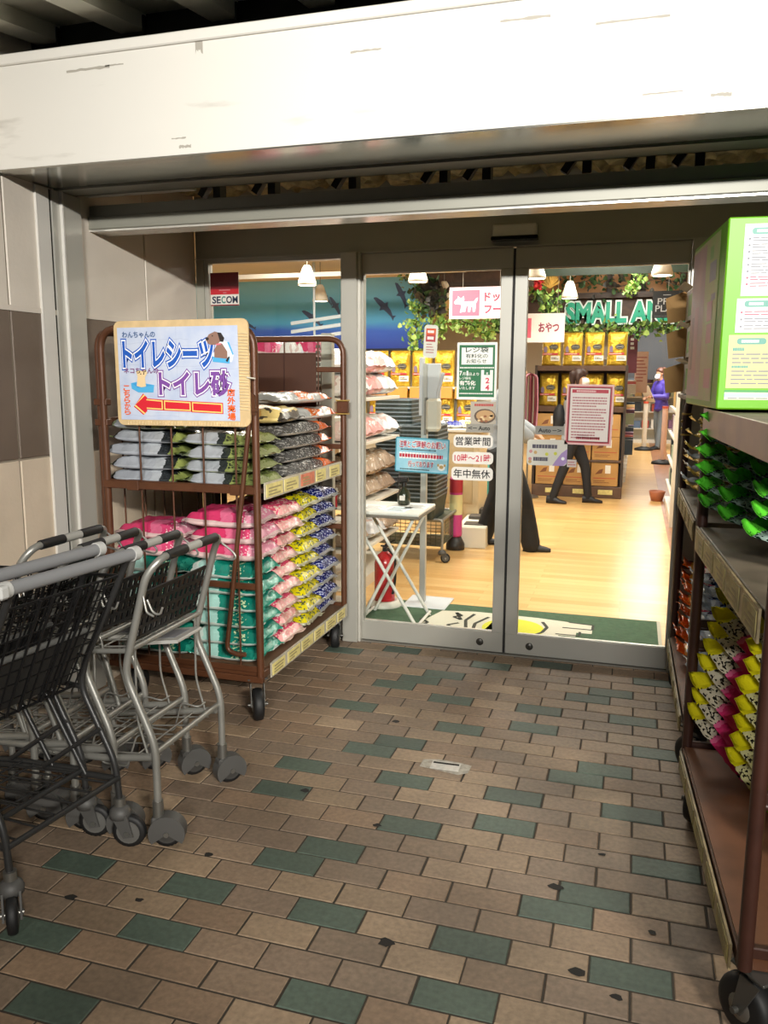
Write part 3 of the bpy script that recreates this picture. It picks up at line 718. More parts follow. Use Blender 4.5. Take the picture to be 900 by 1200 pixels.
# ------------------------------------------------------------------ wire shopping carts (black)
def wire_cart():
    t = thing('shopping_cart', 'x', 'shopping cart', (0, 0, 0))
    W = .22
    h = MB(); h.tube([(.09, -.235, .99), (.09, .225, .99)], .019, 16); h.obj('handle', mat('grey_handle', '#7f8082', .42), t)
    e = MB(); e.cyl((.09, .226, .99), (.09, .252, .99), .0225, n=16); e.obj('handle_end_cap', mat('cap_grey', '#b5b5b2', .45), t)
    e = MB(); e.cyl((.09, -.262, .99), (.09, -.236, .99), .0225, n=16)
    e.box((.06, -.282, .972), (.118, -.252, 1.008), 0, .006); e.cyl((.096, -.2835, .99), (.096, -.281, .99), .011, n=14, m=1)
    e.obj('handle_end_cap', [mat('cap_grey', '#b5b5b2', .45), M_dark], t)
    f = MB()
    for y in (-W, W):
        f.tube([(0, y, .15), (-.01, y, .29), (-.14, y, .53), (-.115, y, .62), (.02, y, .86), (.085, y, .985)], .0105, 10, fillet=.05)
        f.tube([(0, y, .235), (-.3, y*.93, .22), (-.58, y*.75, .2)], .0105, 10, fillet=.05)
        f.tube([(-.58, y*.75, .13), (-.58, y*.75, .21)], .0105, 10)
        f.tube([(-.06, y*.98, .40), (-.3, y*.88, .23)], .008, 8); f.tube([(-.14, y, .53), (-.36, y*.86, .545), (-.6, y*.75, .575)], .009, 8)
        f.tube([(-.30, y*.9, .54), (-.13, y*.95, .23)], .0085, 8)
    f.tube([(0, -W, .24), (0, W, .24)], .0095, 10); f.tube([(-.58, -W*.75, .2), (-.58, W*.75, .2)], .0095, 10)
    f.obj('chassis', mat('dark_chassis', '#3b3b3b', .4, .5), t)
    g_ = MB()
    for i in range(6):
        y = -W+.04+i*.073; g_.tube([(-.005, y, .238), (-.58, y*.77, .2)], .0035, 6)
    for x in (-.2, -.4): g_.tube([(x, -W*.9, .226), (x, W*.9, .226)], .004, 6)
    g_.obj('lower_rack', mat('dark_chassis'), t)
    # basket of wire
    B = MB(); x0b, x0t, x1b, x1t = -.135, .045, -.62, -.66
    zb0, zb1, zt0, zt1 = .545, .60, .92, .89
    W1 = W*.78
    def S(u, v, s):  # side panel: u 0 rear..1 front, v 0 bottom..1 top
        xr = x0b+(x0t-x0b)*v; xf = x1b+(x1t-x1b)*v; zr = zb0+(zt0-zb0)*v; zf = zb1+(zt1-zb1)*v
        wy = (W*(1-u)+W1*u)*(.86+.14*v)
        return (xr+(xf-xr)*u, s*wy, zr+(zf-zr)*u)
    nW = .0023
    for s in (-1, 1):
        for i in range(15): B.tube([S(i/14, 0, s), S(i/14, 1, s)], nW, 5)
        for v in (.14, .28, .42, .56, .7, .85): B.tube([S(0, v, s), S(1, v, s)], nW, 5)
        B.tube([S(0, 1, s), S(1, 1, s)], .0048, 8); B.tube([S(0, 0, s), S(1, 0, s)], .004, 8)
    for k in range(11):
        q = -1+2*k/10
        for u in (0, 1): a, b_ = S(u, 0, 1), S(u, 1, 1); B.tube([(a[0], a[1]*q, a[2]), (b_[0], b_[1]*q, b_[2])], nW if u else .0032, 5)
        a, b_ = S(0, 0, 1), S(1, 0, 1); B.tube([(a[0], a[1]*q, a[2]), (b_[0], b_[1]*q, b_[2])], nW, 5)
    for u in (0, 1):
        for v in (0, .15, .3, .42, .52, .62, .72, .82, .92, 1.0): a = S(u, v, 1); B.tube([a, (a[0], -a[1], a[2])], .0045 if v in (0, 1.0) else nW, 5)
    for i in range(12): a = S(i/11, 0, 1); B.tube([a, (a[0], -a[1], a[2])], nW, 5)
    for q in (-.34, .34):
        for d in (-.022, .022): a, b_ = S(0, 0, 1), S(0, 1, 1); B.tube([(a[0]+.008, a[1]*q+d, a[2]), (b_[0]+.008, b_[1]*q+d, b_[2])], .0042, 6)
    B.obj('basket', M_blkw, t)
    # folded child seat plate
    p = MB(); a, b_ = S(0, .06, 1), S(0, .52, 1); ang = 0
    vs = []
    for d in (0, -.012): vs += [(a[0]-.012+d, -a[1]*.8, a[2]), (a[0]-.012+d, a[1]*.8, a[2]), (b_[0]-.012+d, b_[1]*.82, b_[2]), (b_[0]-.012+d, -b_[1]*.82, b_[2])]
    p.add(vs, [(0, 1, 2, 3), (7, 6, 5, 4), (0, 4, 5, 1), (1, 5, 6, 2), (2, 6, 7, 3), (3, 7, 4, 0)], 0); p.tube([(b_[0]-.018, -b_[1]*.84, b_[2]+.004), (b_[0]-.018, b_[1]*.84, b_[2]+.004)], .01, 10, 1)
    p.obj('child_seat_flap', [mat('flap_dark', '#2c2b2a', .5), mat('flap_edge', '#5d5d5b', .5)], t)
    small_caster(t, 0, -W, .17, -.75, False, .056); small_caster(t, 0, W, .17, .35, False, .056)
    small_caster(t, -.58, -W*.75, .15, .4, False, .05); small_caster(t, -.58, W*.75, .15, .1, False, .05)
    return t
wc = wire_cart()
for i, l in enumerate(['black wire shopping cart in front, its grey handle end nearest the viewer', 'black wire shopping cart nested behind the front one, against the tiled wall']):
    o = wc if i == 0 else dup(wc)
    o.location = (-.945-.14*i, -2.485+.02*i, 0); o.rotation_euler = (0, 0, -.12+.02*i); o['label'] = l; o['group'] = 'nested black shopping carts'
# ------------------------------------------------------------------ bags
def pillow(L, W, H, seed, fin=.014, p=4.2, noise=.006, flare=0, flare_len=.0, nx=18, ny=12, gus=0, flat=.35, ex=.4, taper=0):
    """sealed film bag lying flat: x length, y width, bottom at z=0"""
    r = random.Random(seed); mb = MB()
    ph = [r.uniform(0, 6.28) for _ in range(12)]
    def nz(u, v, k): return (math.sin(5*u+ph[k])*math.sin(4*v+ph[k+1])+.6*math.sin(11*u+ph[k+2])*math.sin(9*v+ph[k+3])+.35*math.sin(23*u+ph[k+4]+3*v))*noise
    top = []; bot = []
    for i in range(nx+1):
        u = -1+2*i/nx
        u = math.copysign(abs(u)**.8, u)
        for j in range(ny+1):
            v = -1+2*j/ny; v = math.copysign(abs(v)**.8, v)
            s = max(0, 1-abs(u)**p)**ex*max(0, 1-abs(v)**(p+1.2))**(ex*.8)
            x = u*L/2*(1-.05*abs(v)**3*0)-0; y = v*W/2*(1-.07*(1-abs(u)**2)*abs(v)**2*0)
            pull = 1-.045*(1-abs(v)**2)*abs(u)**6
            pully = 1-.06*(abs(u)**4)
            zm = H*flat
            s *= 1-taper*((1-u)/2)**1.3; up = zm+(H-zm)*s+nz(u, v, 0)*min(1, s*2)
            dn = zm-(zm)*s
            e = (1-s)*r.uniform(-.004, .004)
            top.append((x*pull, y*pully+e, up)); bot.append((x*pull, y*pully+e, max(0, dn)))
    n1 = len(top); fs = []
    w = ny+1
    for i in range(nx):
        for j in range(ny):
            fs.append((i*w+j, (i+1)*w+j, (i+1)*w+j+1, i*w+j+1)); fs.append((n1+i*w+j, n1+i*w+j+1, n1+(i+1)*w+j+1, n1+(i+1)*w+j))
    for j in range(ny):
        fs.append((j+1, n1+j+1, n1+j, j)); a = nx*w; fs.append((a+j, n1+a+j, n1+a+j+1, a+j+1))
    for i in range(nx):
        fs.append((i*w, n1+i*w, n1+(i+1)*w, (i+1)*w)); fs.append(((i+1)*w+ny, n1+(i+1)*w+ny, n1+i*w+ny, i*w+ny))
    mb.add(top+bot, fs, 0, True)
    # crimped end seals
    for s, ln, rise in ((-1, flare_len or fin, flare), (1, fin, 0)):
        row = [top[(0 if s < 0 else nx)*w+j] for j in range(w)]
        vs = []
        for k in range(4):
            for j, q in enumerate(row):
                jag = .004*math.sin(j*2.1+ph[5])*(k == 3)
                vs.append((q[0]+s*(ln*k/3+jag), q[1], q[2]+rise*(k/3)**1.3+.006*math.sin(j*1.1+ph[6]+k)*(k/3)))
        m = len(vs); vs += [(a, b, c-.0015) for a, b, c in vs]
        f2 = []
        for k in range(3):
            for j in range(ny):
                q = (k*w+j, (k+1)*w+j, (k+1)*w+j+1, k*w+j+1); q2 = tuple(m+t_ for t_ in q)
                f2 += [q if s > 0 else q[::-1], q2[::-1] if s > 0 else q2]
        for j in range(ny): q = (3*w+j, m+3*w+j, m+3*w+j+1, 3*w+j+1); f2.append(q if s > 0 else q[::-1])
        for k in range(3):
            for j in (0, ny): q = (k*w+j, m+k*w+j, m+(k+1)*w+j, (k+1)*w+j); f2.append(q)
        mb.add(vs, f2, 0, True)
    return mb

def low_pale(m, col, z=.36):
    """film is clear/pale on the underside gusset"""
    nt = m.node_tree; b = nt.nodes['Principled BSDF']; L = nt.links
    src = b.inputs['Base Color'].links[0].from_socket
    tc = nt.nodes.new('ShaderNodeTexCoord'); sp = nt.nodes.new('ShaderNodeSeparateXYZ'); n = nt.nodes.new('ShaderNodeTexNoise'); n.inputs['Scale'].default_value = 5
    L.new(tc.outputs['Generated'], sp.inputs[0]); L.new(tc.outputs['Object'], n.inputs['Vector'])
    a = nt.nodes.new('ShaderNodeMath'); a.operation = 'MULTIPLY_ADD'; a.inputs[1].default_value = .35; L.new(n.outputs['Fac'], a.inputs[0]); L.new(sp.outputs['Z'], a.inputs[2])
    g_ = nt.nodes.new('ShaderNodeMath'); g_.operation = 'LESS_THAN'; g_.inputs[1].default_value = z+.17; L.new(a.outputs[0], g_.inputs[0])
    x = nt.nodes.new('ShaderNodeMix'); x.data_type = 'RGBA'; L.new(g_.outputs[0], x.inputs['Factor']); L.new(src, x.inputs['A']); x.inputs['B'].default_value = lin(col)
    L.new(x.outputs['Result'], b.inputs['Base Color'])
    return m
P_teal = low_pale(packmat('film_teal', [(0, '#0f7d6d'), (.12, '#cfe0da'), (.22, '#a9d8cf'), (.42, '#138170'), (.62, '#0c6f60'), (.9, '#2f9a84')], speck='#bcd3a6', speck_rng=(.62, .8), speck_scale=20), '#b9c4bd', .3)
P_pink = low_pale(packmat('film_pink', [(0, '#c93a66'), (.5, '#d5688a'), (.66, '#cf4672'), (.8, '#dd8fa6'), (.93, '#cf4a75')], speck='#ecd5d6', speck_rng=(.72, .9), speck_scale=24), '#d3b6b4', .44)
P_rose = low_pale(packmat('film_rose', [(0, '#d6627d'), (.5, '#e08d98'), (.68, '#d4506f'), (.88, '#e6a3a0')], speck='#e5c4b6', speck_rng=(.6, .95), speck_scale=26), '#c7aa9c', .4)
P_yell = low_pale(packmat('film_yellow', [(0, '#cfc62e'), (.4, '#d9d04a'), (.62, '#d2c513'), (.93, '#e0d95a')], speck='#55603f', speck_rng=(.66, .95), speck_scale=26), '#b9b59b', .42)
P_blue = low_pale(packmat('film_blue', [(0, '#26307f'), (.5, '#3a4596'), (.66, '#1d2569'), (.93, '#4a55a3')], speck='#b9bfd8', speck_rng=(.6, .95), speck_scale=28), '#a9a9a4', .42)
P_silv = low_pale(packmat('film_silver', [(0, '#7f9152'), (.06, '#262a2c'), (.1, '#a3a8b0'), (.62, '#adb2b8'), (.74, '#23272a'), (.86, '#8f9a55'), (.95, '#4b5a2e')], speck='#31363a', speck_rng=(.74, .88), speck_scale=24, rough=.18), '#a7abb2', .2)
P_oliv = low_pale(packmat('film_olive', [(0, '#8f9a7a'), (.1, '#a3a8ae'), (.5, '#2c3130'), (.6, '#7f8a4f'), (.9, '#a3aa78')], speck='#39402d', speck_rng=(.6, .85), speck_scale=26, rough=.18), '#a7ad8f', .15)
P_char = low_pale(packmat('film_charcoal', [(0, '#5b5a58'), (.55, '#4c4a49'), (.74, '#e0641f'), (.97, '#c9541a')], axis='X', speck='#a5a39e', speck_rng=(.0, .8), speck_scale=34, rough=.2), '#a39c92', .22)
P_oran = low_pale(packmat('film_orange', [(0, '#a9aca9'), (.3, '#d9661a'), (.6, '#9a9892'), (.76, '#d95c14')], axis='X', speck='#e5dccb', speck_rng=(.3, .55), speck_scale=22, rough=.2), '#c6c5c0', .3)
P_beig = packmat('film_beige', [(0, '#b98a45'), (.55, '#c99a55'), (.7, '#d7c07c'), (.9, '#3a332a')], speck='#4a4136', speck_rng=(.7, .98), speck_scale=9, rough=.3)

def bagset(base, L, W, H, m, n=3, **k):
    return [pillow(L, W, H, hash_(base)+i*17, **k).mesh(base, [m]) for i in range(n)]
def hash_(s): return sum((i+1)*ord(c) for i, c in enumerate(s))
def put(name, me, loc, rot, label, cat, group):
    o = bpy.data.objects.new(name, me); COL.objects.link(o); o.location = loc; o.rotation_euler = rot
    return tag(o, label, cat, group)
rg = random.Random(21)
HB_ = .0755; PZ = .0775
B_teal = bagset('litter_bag_teal', .348, .262, HB_, P_teal, 4); B_pink = bagset('litter_bag_pink', .348, .262, HB_, P_pink, 4)
B_rose = bagset('litter_bag_rose', .34, .245, HB_, P_rose); B_yell = bagset('litter_bag_yellow', .34, .25, HB_, P_yell); B_blue = bagset('litter_bag_blue', .34, .245, HB_, P_blue)
z0 = .2445
# front row: two stacks along the cage end, teal below, pink on top
for cx, nm, n, nt_ in ((-1.475, 'back stack by the tiled wall', 8, 6), (-1.105, 'front corner stack by the latch bar', 9, 6)):
    for i in range(n):
        s = B_teal if i < nt_ else B_pink
        a = PI if rg.random() < .0 else 0
        put('litter_bag', rg.choice(s), (cx+rg.uniform(-.01, .008), -1.06+rg.uniform(-.014, .012), z0+i*PZ), (rg.uniform(-.02, .02), rg.uniform(-.015, .015), a+rg.uniform(-.05, .05)),
            f"{'teal' if i < nt_ else 'pink'} cat litter bag, {level(i, n)}, {nm}", 'bag', 'teal litter bags in the roll cage' if i < nt_ else 'pink litter bags in the roll cage')
for cy, s, cn, n, sh in ((-.80, B_rose, 'rose pink', 9, -.0), (-.535, B_yell, 'yellow', 9, .004), (-.275, B_blue, 'blue', 9, .0)):
    for i in range(n):
        put('litter_bag', rg.choice(s), (-1.098+sh+rg.uniform(-.03, .012), cy+rg.uniform(-.012, .012), z0+i*PZ), (rg.uniform(-.04, .04), rg.uniform(-.03, .03), rg.uniform(-.09, .09)),
            f"{cn} pet litter bag, {level(i, n)} of the {cn} stack facing the doors", 'bag', f'{cn} litter bags in the roll cage')
# upper deck
B_silv = bagset('sheet_bag_silver', .355, .27, .0575, P_silv, 4); B_oliv = bagset('sheet_bag_olive', .355, .27, .0575, P_oliv, 4)
z1 = 1.0515; P2 = .0595
for cx, nm, s, cn in ((-1.487, 'upper stack by the tiled wall', B_silv, 'silver grey'), (-1.10, 'upper stack beside the latch bar', B_oliv, 'olive and silver')):
    for i in range(4):
        put('sheet_bag', rg.choice(s if i < 3 or cx < -1.3 else B_oliv), (cx+rg.uniform(-.015, .012), -1.06+rg.uniform(-.015, .012), z1+i*P2), (rg.uniform(-.02, .02), rg.uniform(-.02, .02), rg.uniform(-.07, .07)),
            f'{cn} pet bag, {level(i, 4)}, {nm}', 'bag', f'{cn} bags on the upper deck')
B_char = bagset('charcoal_bag', .60, .33, .062, P_char, 3, nx=26)
for cx, nm in ((-1.085, 'on the door side'), (-1.46, 'on the wall side')):
    for i in range(4):
        put('charcoal_bag', rg.choice(B_char), (cx+rg.uniform(-.015, .012), -.55+rg.uniform(-.03, .03), z1+i*.0645), (rg.uniform(-.02, .02), rg.uniform(-.01, .01), PI/2+rg.uniform(-.05, .05)),
            f'dark grey bag with orange end, {level(i, 4)} of upper stack {nm}', 'bag', 'dark grey orange ended bags')
me = pillow(.40, .27, .075, 5, noise=.008).mesh('beige_bag', [P_beig]); put('beige_bag', me, (-1.12, -.80, z1+4*.0645+.004), (0, 0, .04), 'beige tan bag lying on the front end of the dark grey bags', 'bag', None)
B_or = bagset('orange_bag', .50, .31, .058, P_oran, 2, nx=26)
put('orange_bag', B_or[0], (-1.09, -.40, z1+4*.0645+.004), (0, 0, PI/2-.04), 'orange and grey bag above the dark grey bags, second from the top', 'bag', 'orange bags on top of the upper deck')
put('orange_bag', B_or[1], (-1.115, -.47, z1+4*.0645+.084), (-.03, 0, PI/2-.12), 'orange and white bag at the very top of the upper deck', 'bag', 'orange bags on top of the upper deck')
put('orange_bag', B_or[1], (-1.46, -.55, z1+4*.0645+.004), (0, 0, PI/2+.05), 'orange and white bag on the wall side behind the paper sign', 'bag', 'orange bags on top of the upper deck')
o = put('olive_bag', B_oliv[1], (-1.47, -1.065, z1+4*P2+.003), (0, 0, .05), 'olive bag on top of the silver bags, half behind the paper sign', 'bag', None)

# ------------------------------------------------------------------ hand lettered sign on the cage
def sign_root(name, label, cat, x0, x1, z0, z1, y, rz=0, tilt=0, group=None):
    t = thing(name, label, cat, ((x0+x1)/2, y, (z0+z1)/2), rz, group); t.rotation_euler = (0, tilt, rz)
    return t, (x1-x0)/2, (z1-z0)/2
t, w, h = sign_root('cardboard_sign', 'hand lettered cardboard sign with a red arrow tied to the left roll cage', 'sign', -1.545, -.905, 1.32, 1.765, -1.276, 0, -.006)
bd = MB(); bd.prism(rrect(-w, -h, w, h, .03), 0, .008, 0)
for i in range(26): z = h-.06-i*.0125; bd.tube([(w-.045, -.003, z), (w-.002, -.003, z-.002)], .0018, 5, 1); 
for i in range(40): x = -w+.05+i*.0145; bd.tube([(x, -.0015, -h+.003), (x+.001, -.0015, -h+.018)], .0012, 5, 1)
bd.obj('board', [mat('cardboard', '#cbb083', .8, var=.08, vscale=20), mat('cardboard_cord', '#dcc9a0', .8)], t)
X = lambda u: -w+.018+(2*w-.065)*u          # u 0..1 across the paper
Z = lambda v: h-.028-(2*h-.052)*v           # v 0..1 down the paper
pp = MB(); rect(pp, X(0), Z(1), X(1), Z(0), -.0018, 0)
for c, (a, b_) in {}.items(): pass
for u0, u1, v in [(.0, .3, .17), (.35, .6, .13), (.55, 1, .2), (0, .25, .40), (.3, .75, .42), (.65, 1, .45), (0, .4, .62), (.4, 1, .68), (0, .55, .82), (.3, .9, .92), (.05, .5, .95)]:
    n = 8; zz = [Z(v+R.uniform(-.008, .008)) for _ in range(n+1)]
    for i in range(n): face(pp, [(X(u0+(u1-u0)*i/n), zz[i]), (X(u0+(u1-u0)*(i+1)/n), zz[i+1]), (X(u0+(u1-u0)*(i+1)/n), zz[i+1]-.0015), (X(u0+(u1-u0)*i/n), zz[i]-.0015)], -.0021, 1)
rect(pp, X(.497), Z(1), X(.499), Z(0), -.0021, 1)
pp.obj('paper', [mat('sign_paper', '#c3cbdc', .55, col2='#b3bfd8', vscale=14), mat('paper_print', '#aab4cc', .6)], t)
M_wh = mat('ink_white', '#f2f2f4', .5); M_bl = mat('ink_blue', '#1c57b4', .5); M_pu = mat('ink_purple', '#7a4a9a', .5); M_or = mat('ink_orange', '#e2601f', .5); M_rd = mat('ink_red', '#cf2231', .5); M_na = mat('ink_navy', '#3c5a86', .5); M_mag = mat('ink_wine', '#7d4a78', .5); M_ye = mat('ink_yellow', '#f4d277', .5)
q = MB()
def stext(s, u0, v0, u1, v1, m, b0=.012, lay=0):
    put_text(q, s, X(u0), Z(v1), X(u1), Z(v0), -.0026-lay*.0004, m, b0, ref=s)
def outlined(s, u0, v0, u1, v1, inner, outer, b1=.115, b2=.045):
    put_text(q, s, X(u0), Z(v1), X(u1), Z(v0), -.0024, outer, b1+.012, ref=s); put_text(q, s, X(u0), Z(v1), X(u1), Z(v0), -.0028, 0, b1-.03, ref=s); put_text(q, s, X(u0), Z(v1), X(u1), Z(v0), -.0032, inner, .04, ref=s)
stext('わんちゃんの', .045, .045, .325, .11, 6, .02, 4)
xs = [.05, .155, .275, .38, .515, .665]; 
for ch, a, b_, v0, v1 in (('ト', .055, .125, .15, .41), ('イ', .155, .25, .155, .41), ('レ', .275, .37, .16, .40), ('シ', .385, .495, .155, .41), ('ー', .515, .65, .27, .32), ('ツ', .675, .805, .18, .44)): outlined(ch, a, b_, v0, v1, 1, 1) if False else None
outlined('トイレシーツ', .045, .155, .80, .42, 1, 1)
stext('ネコちゃんの', .045, .435, .34, .495, 7, .02, 4)
outlined('トイレ砂', .345, .475, .925, .73, 2, 2)
for i, ch in enumerate('店外売場'): stext(ch, .905, .66+i*.085, .965, .735+i*.085, 3, .03, 4)
for i, ch in enumerate('こちらから'[:5]): stext(ch, .035, .625+i*.065, .085, .685+i*.065, 3, .03, 4)
# arrow: outline yellow, fill red
ar = [(.13, .835), (.215, .735), (.235, .755), (.225, .785), (.355, .80), (.355, .875), (.225, .865), (.23, .905), (.21, .925)]
def poly(pts, m, lay, gx=0, gz=0):
    cx = sum(p[0] for p in pts)/len(pts); cz = sum(p[1] for p in pts)/len(pts)
    face(q, [(X(a+(gx if a > cx else -gx)), Z(b_+(gz if b_ > cz else -gz))) for a, b_ in pts], -.0024-lay*.0004, m)
for pts in (ar, [(.385, .80), (.59, .815), (.59, .885), (.385, .875)], [(.62, .815), (.85, .83), (.85, .905), (.62, .89)]):
    poly(pts, 4, 0, .016, .022); poly(pts, 8, 1, .009, .013); poly(pts, 4, 2)
q.obj('lettering', [M_wh, M_bl, M_pu, M_or, M_rd, M_wh, M_na, M_mag, M_ye], t)
# little dog in a blue tray, cat in a blue litter box
D = MB(); dm = ['#4aa7d8', '#8a6a5c', '#241c1a', '#dfe7ec', '#e0c69a', '#3d95cf', '#d9707f']
def dp(pts, m, lay): face(D, [(X(a), Z(b_)) for a, b_ in pts], -.003-lay*.0004, m)
dp([(.795, .37), (.795, .30), (.86, .15), (.93, .17), (.965, .30), (.95, .38)], 3, 0); dp([(.795, .375), (.795, .32), (.935, .335), (.93, .395)], 0, 1); dp([(.915, .17), (.93, .17), (.965, .30), (.955, .305)], 0, 1)
dp([(.81, .33), (.81, .25), (.84, .185), (.875, .185), (.915, .27), (.915, .345)], 1, 2); dp([(.745, .145), (.77, .09), (.82, .06), (.865, .08), (.875, .15), (.835, .195), (.79, .20), (.76, .185)], 1, 3)
dp([(.84, .07), (.87, .075), (.895, .13), (.885, .17), (.86, .165)], 2, 4); dp(disc(.757, .135, .014, .017), 2, 4); dp(disc(.80, .105, .005, .007), 2, 4); dp([(.825, .19), (.868, .18), (.868, .195), (.83, .205)], 6, 4); dp([(.90, .365), (.925, .32), (.935, .325), (.915, .38)], 2, 4)
D.obj('dog_drawing', [mat('draw'+c[1:], c, .6) for c in dm], t); D = MB()
dp([(.10, .60), (.15, .585), (.30, .62), (.29, .70), (.16, .70), (.105, .66)], 0, 1); dp([(.11, .605), (.15, .595), (.285, .625), (.16, .65)], 5, 2); dp([(.13, .66), (.285, .64), (.29, .70), (.16, .70)], 0, 2)
dp([(.15, .63), (.16, .53), (.15, .47), (.175, .46), (.21, .47), (.235, .45), (.245, .49), (.225, .54), (.23, .635), (.19, .645)], 4, 3); dp(disc(.19, .50, .005, .006), 2, 4); dp(disc(.215, .50, .005, .006), 2, 4)
for a in (.17, .195, .215): dp([(a, .56), (a+.008, .56), (a+.008, .62), (a, .62)], 2, 4) if False else None
D.obj('cat_drawing', [mat('draw'+c[1:], c, .6) for c in dm], t)
k = MB(); k.tube([(w-.01, -.004, h-.24), (w+.03, -.008, h-.245)], .0035, 6); k.tube([(-.05, .01, -h-.0), (-.05, .02, -h-.01)], .003, 6); k.obj('tie', mat('tie_clear', '#cfcabb', .3), t)

# ------------------------------------------------------------------ packets on the right cages
P_pk = packmat('pouch_pink', [(0, '#ddd322'), (.2, '#c4bda6'), (.44, '#d0608a'), (.5, '#c22a64'), (.9, '#cc407c')], speck='#1c1b1a', speck_rng=(.18, .46), speck_scale=24, rough=.16, bump=.5, bscale=22)
P_yg = packmat('pouch_yellow', [(0, '#dbd11c'), (.2, '#c4bf8c'), (.46, '#cdc62a'), (.62, '#6fa334'), (.74, '#cdc62a')], speck='#20211a', speck_rng=(.2, .5), speck_scale=24, rough=.16, bump=.5, bscale=22)
P_gr = packmat('pouch_green', [(0, '#5cc834'), (.14, '#8fa39c'), (.36, '#2c5a42'), (.5, '#7f9f94'), (.7, '#2a6a3a'), (.86, '#58c032')], speck='#10251b', speck_rng=(.1, .84), speck_scale=24, rough=.14, bump=.6, bscale=20)
P_op = packmat('pouch_orange', [(0, '#e8641c'), (.16, '#e0a040'), (.3, '#d24a6c'), (.7, '#d83a62')], speck='#f0e0d0', speck_rng=(.3, .9), speck_scale=12, rough=.16)
P_bl = packmat('pouch_blue', [(0, '#c9d2dc'), (.3, '#3e6fb4'), (.6, '#e0e2e0'), (.85, '#356aa8')], speck='#1c2a4a', speck_rng=(.2, .9), speck_scale=12, rough=.16)
P_sy = packmat('pouch_cream', [(0, '#d8c25a'), (.3, '#e6e0c0'), (.6, '#c9b04a'), (.85, '#e0dcc8')], speck='#6b4a2a', speck_rng=(.2, .9), speck_scale=12, rough=.16)
def pouches(base, m, L=.225, W=.185, H=.05, fl=.02): return [pillow(L, W, H, hash_(base)+7*i, fin=.02, flare=fl, flare_len=.04, noise=.005, p=3, nx=14, ny=9, flat=.3, ex=.55, taper=.6).mesh(base, [m]) for i in range(3)]
K_pk, K_yg, K_gr, K_op, K_bl, K_sy = pouches('pouch_pink', P_pk, .25), pouches('pouch_yellow', P_yg), pouches('pouch_green', P_gr, .25, .2, .047, .028), pouches('pouch_orange', P_op), pouches('pouch_blue', P_bl), pouches('pouch_cream', P_sy)
def column(root, meshes, x, y, z, n, dz, lean, label, cat, group, tilt=.16, yaw=0):
    ca_, sa_ = math.cos(root.rotation_euler.z), math.sin(root.rotation_euler.z)
    for i in range(n):
        lx = x+lean[0]*min(i, 6)+rg.uniform(-.01, .01); ly = y+lean[1]*i+rg.uniform(-.012, .012)
        wx = root.location.x+lx*ca_-ly*sa_; wy = root.location.y+lx*sa_+ly*ca_
        put('pet_pouch', rg.choice(meshes), (wx, wy, z+i*dz), (rg.uniform(-.02, .02), tilt, root.rotation_euler.z+yaw+rg.uniform(-.09, .09)), label.replace('#', level(i, n)), 'pouch', group)
YAW = -.92
column(RCN, K_pk, .115, .955, .315, 8, .0585, (.012, .003), 'pink and yellow pet pouch, # of the column by the far post', 'pouch', 'pink pouches on the lower deck', .5, YAW)
column(RCN, K_yg, .195, .64, .315, 8, .0585, (.004, .004), 'yellow and green pet pouch, # of the column beside the pink ones', 'pouch', 'yellow pouches on the lower deck', .5, YAW)
column(RCN, K_yg, .245, .35, .315, 8, .0585, (.004, .003), 'yellow pet pouch, # of the column nearest the viewer', 'pouch', 'yellow pouches on the lower deck', .5, YAW)
column(RCN, K_yg, .40, .90, .315, 8, .0585, (.003, .003), 'yellow pet pouch, # of the column behind the pink ones', 'pouch', 'yellow pouches on the lower deck', .45, YAW)
column(RCN, K_gr, .135, .955, 1.085, 6, .0525, (0, -.002), 'bright green pouch, # of the middle shelf column by the far post', 'pouch', 'green pouches on the middle shelf', .22, -.5)
column(RCN, K_gr, .165, .70, 1.085, 6, .0525, (.002, 0), 'bright green pouch, # of the second middle shelf column from the post', 'pouch', 'green pouches on the middle shelf', .22, -.5)
column(RCN, K_gr, .19, .44, 1.085, 5, .0525, (0, 0), 'bright green pouch, # of the middle shelf column nearest the viewer', 'pouch', 'green pouches on the middle shelf', .22, -.5)
column(RCF, K_op, .14, .9, .272, 7, .056, (.002, 0), 'orange and pink pouch, # of the lower deck column by the door jamb', 'pouch', 'orange pouches on the far cage')
column(RCF, K_op, .14, .66, .272, 6, .056, (.002, 0), 'orange pink pouch, # of the second lower deck column from the jamb', 'pouch', 'orange pouches on the far cage')
column(RCF, K_bl, .15, .42, .272, 8, .056, (.002, 0), 'blue and silver pouch, # of the far cage lower deck column', 'pouch', 'blue pouches on the far cage')
column(RCF, K_bl, .16, .18, .272, 8, .056, (.002, 0), 'white blue pouch, # of the far cage column behind the near cage', 'pouch', 'blue pouches on the far cage')
column(RCF, K_sy, .12, .62, 1.027, 6, .056, (0, 0), 'cream and gold pouch, # of the far cage middle shelf column', 'pouch', 'cream pouches on the far cage')
column(RCF, K_sy, .15, .38, 1.027, 6, .056, (0, 0), 'cream gold pouch, # of the middle shelf column behind the posts', 'pouch', 'cream pouches on the far cage')
column(RCF, K_bl, .13, .88, 1.027, 3, .056, (0, 0), 'white and blue pouch, # of the middle shelf pile by the jamb', 'pouch', 'blue pouches on the middle shelf of the far cage')

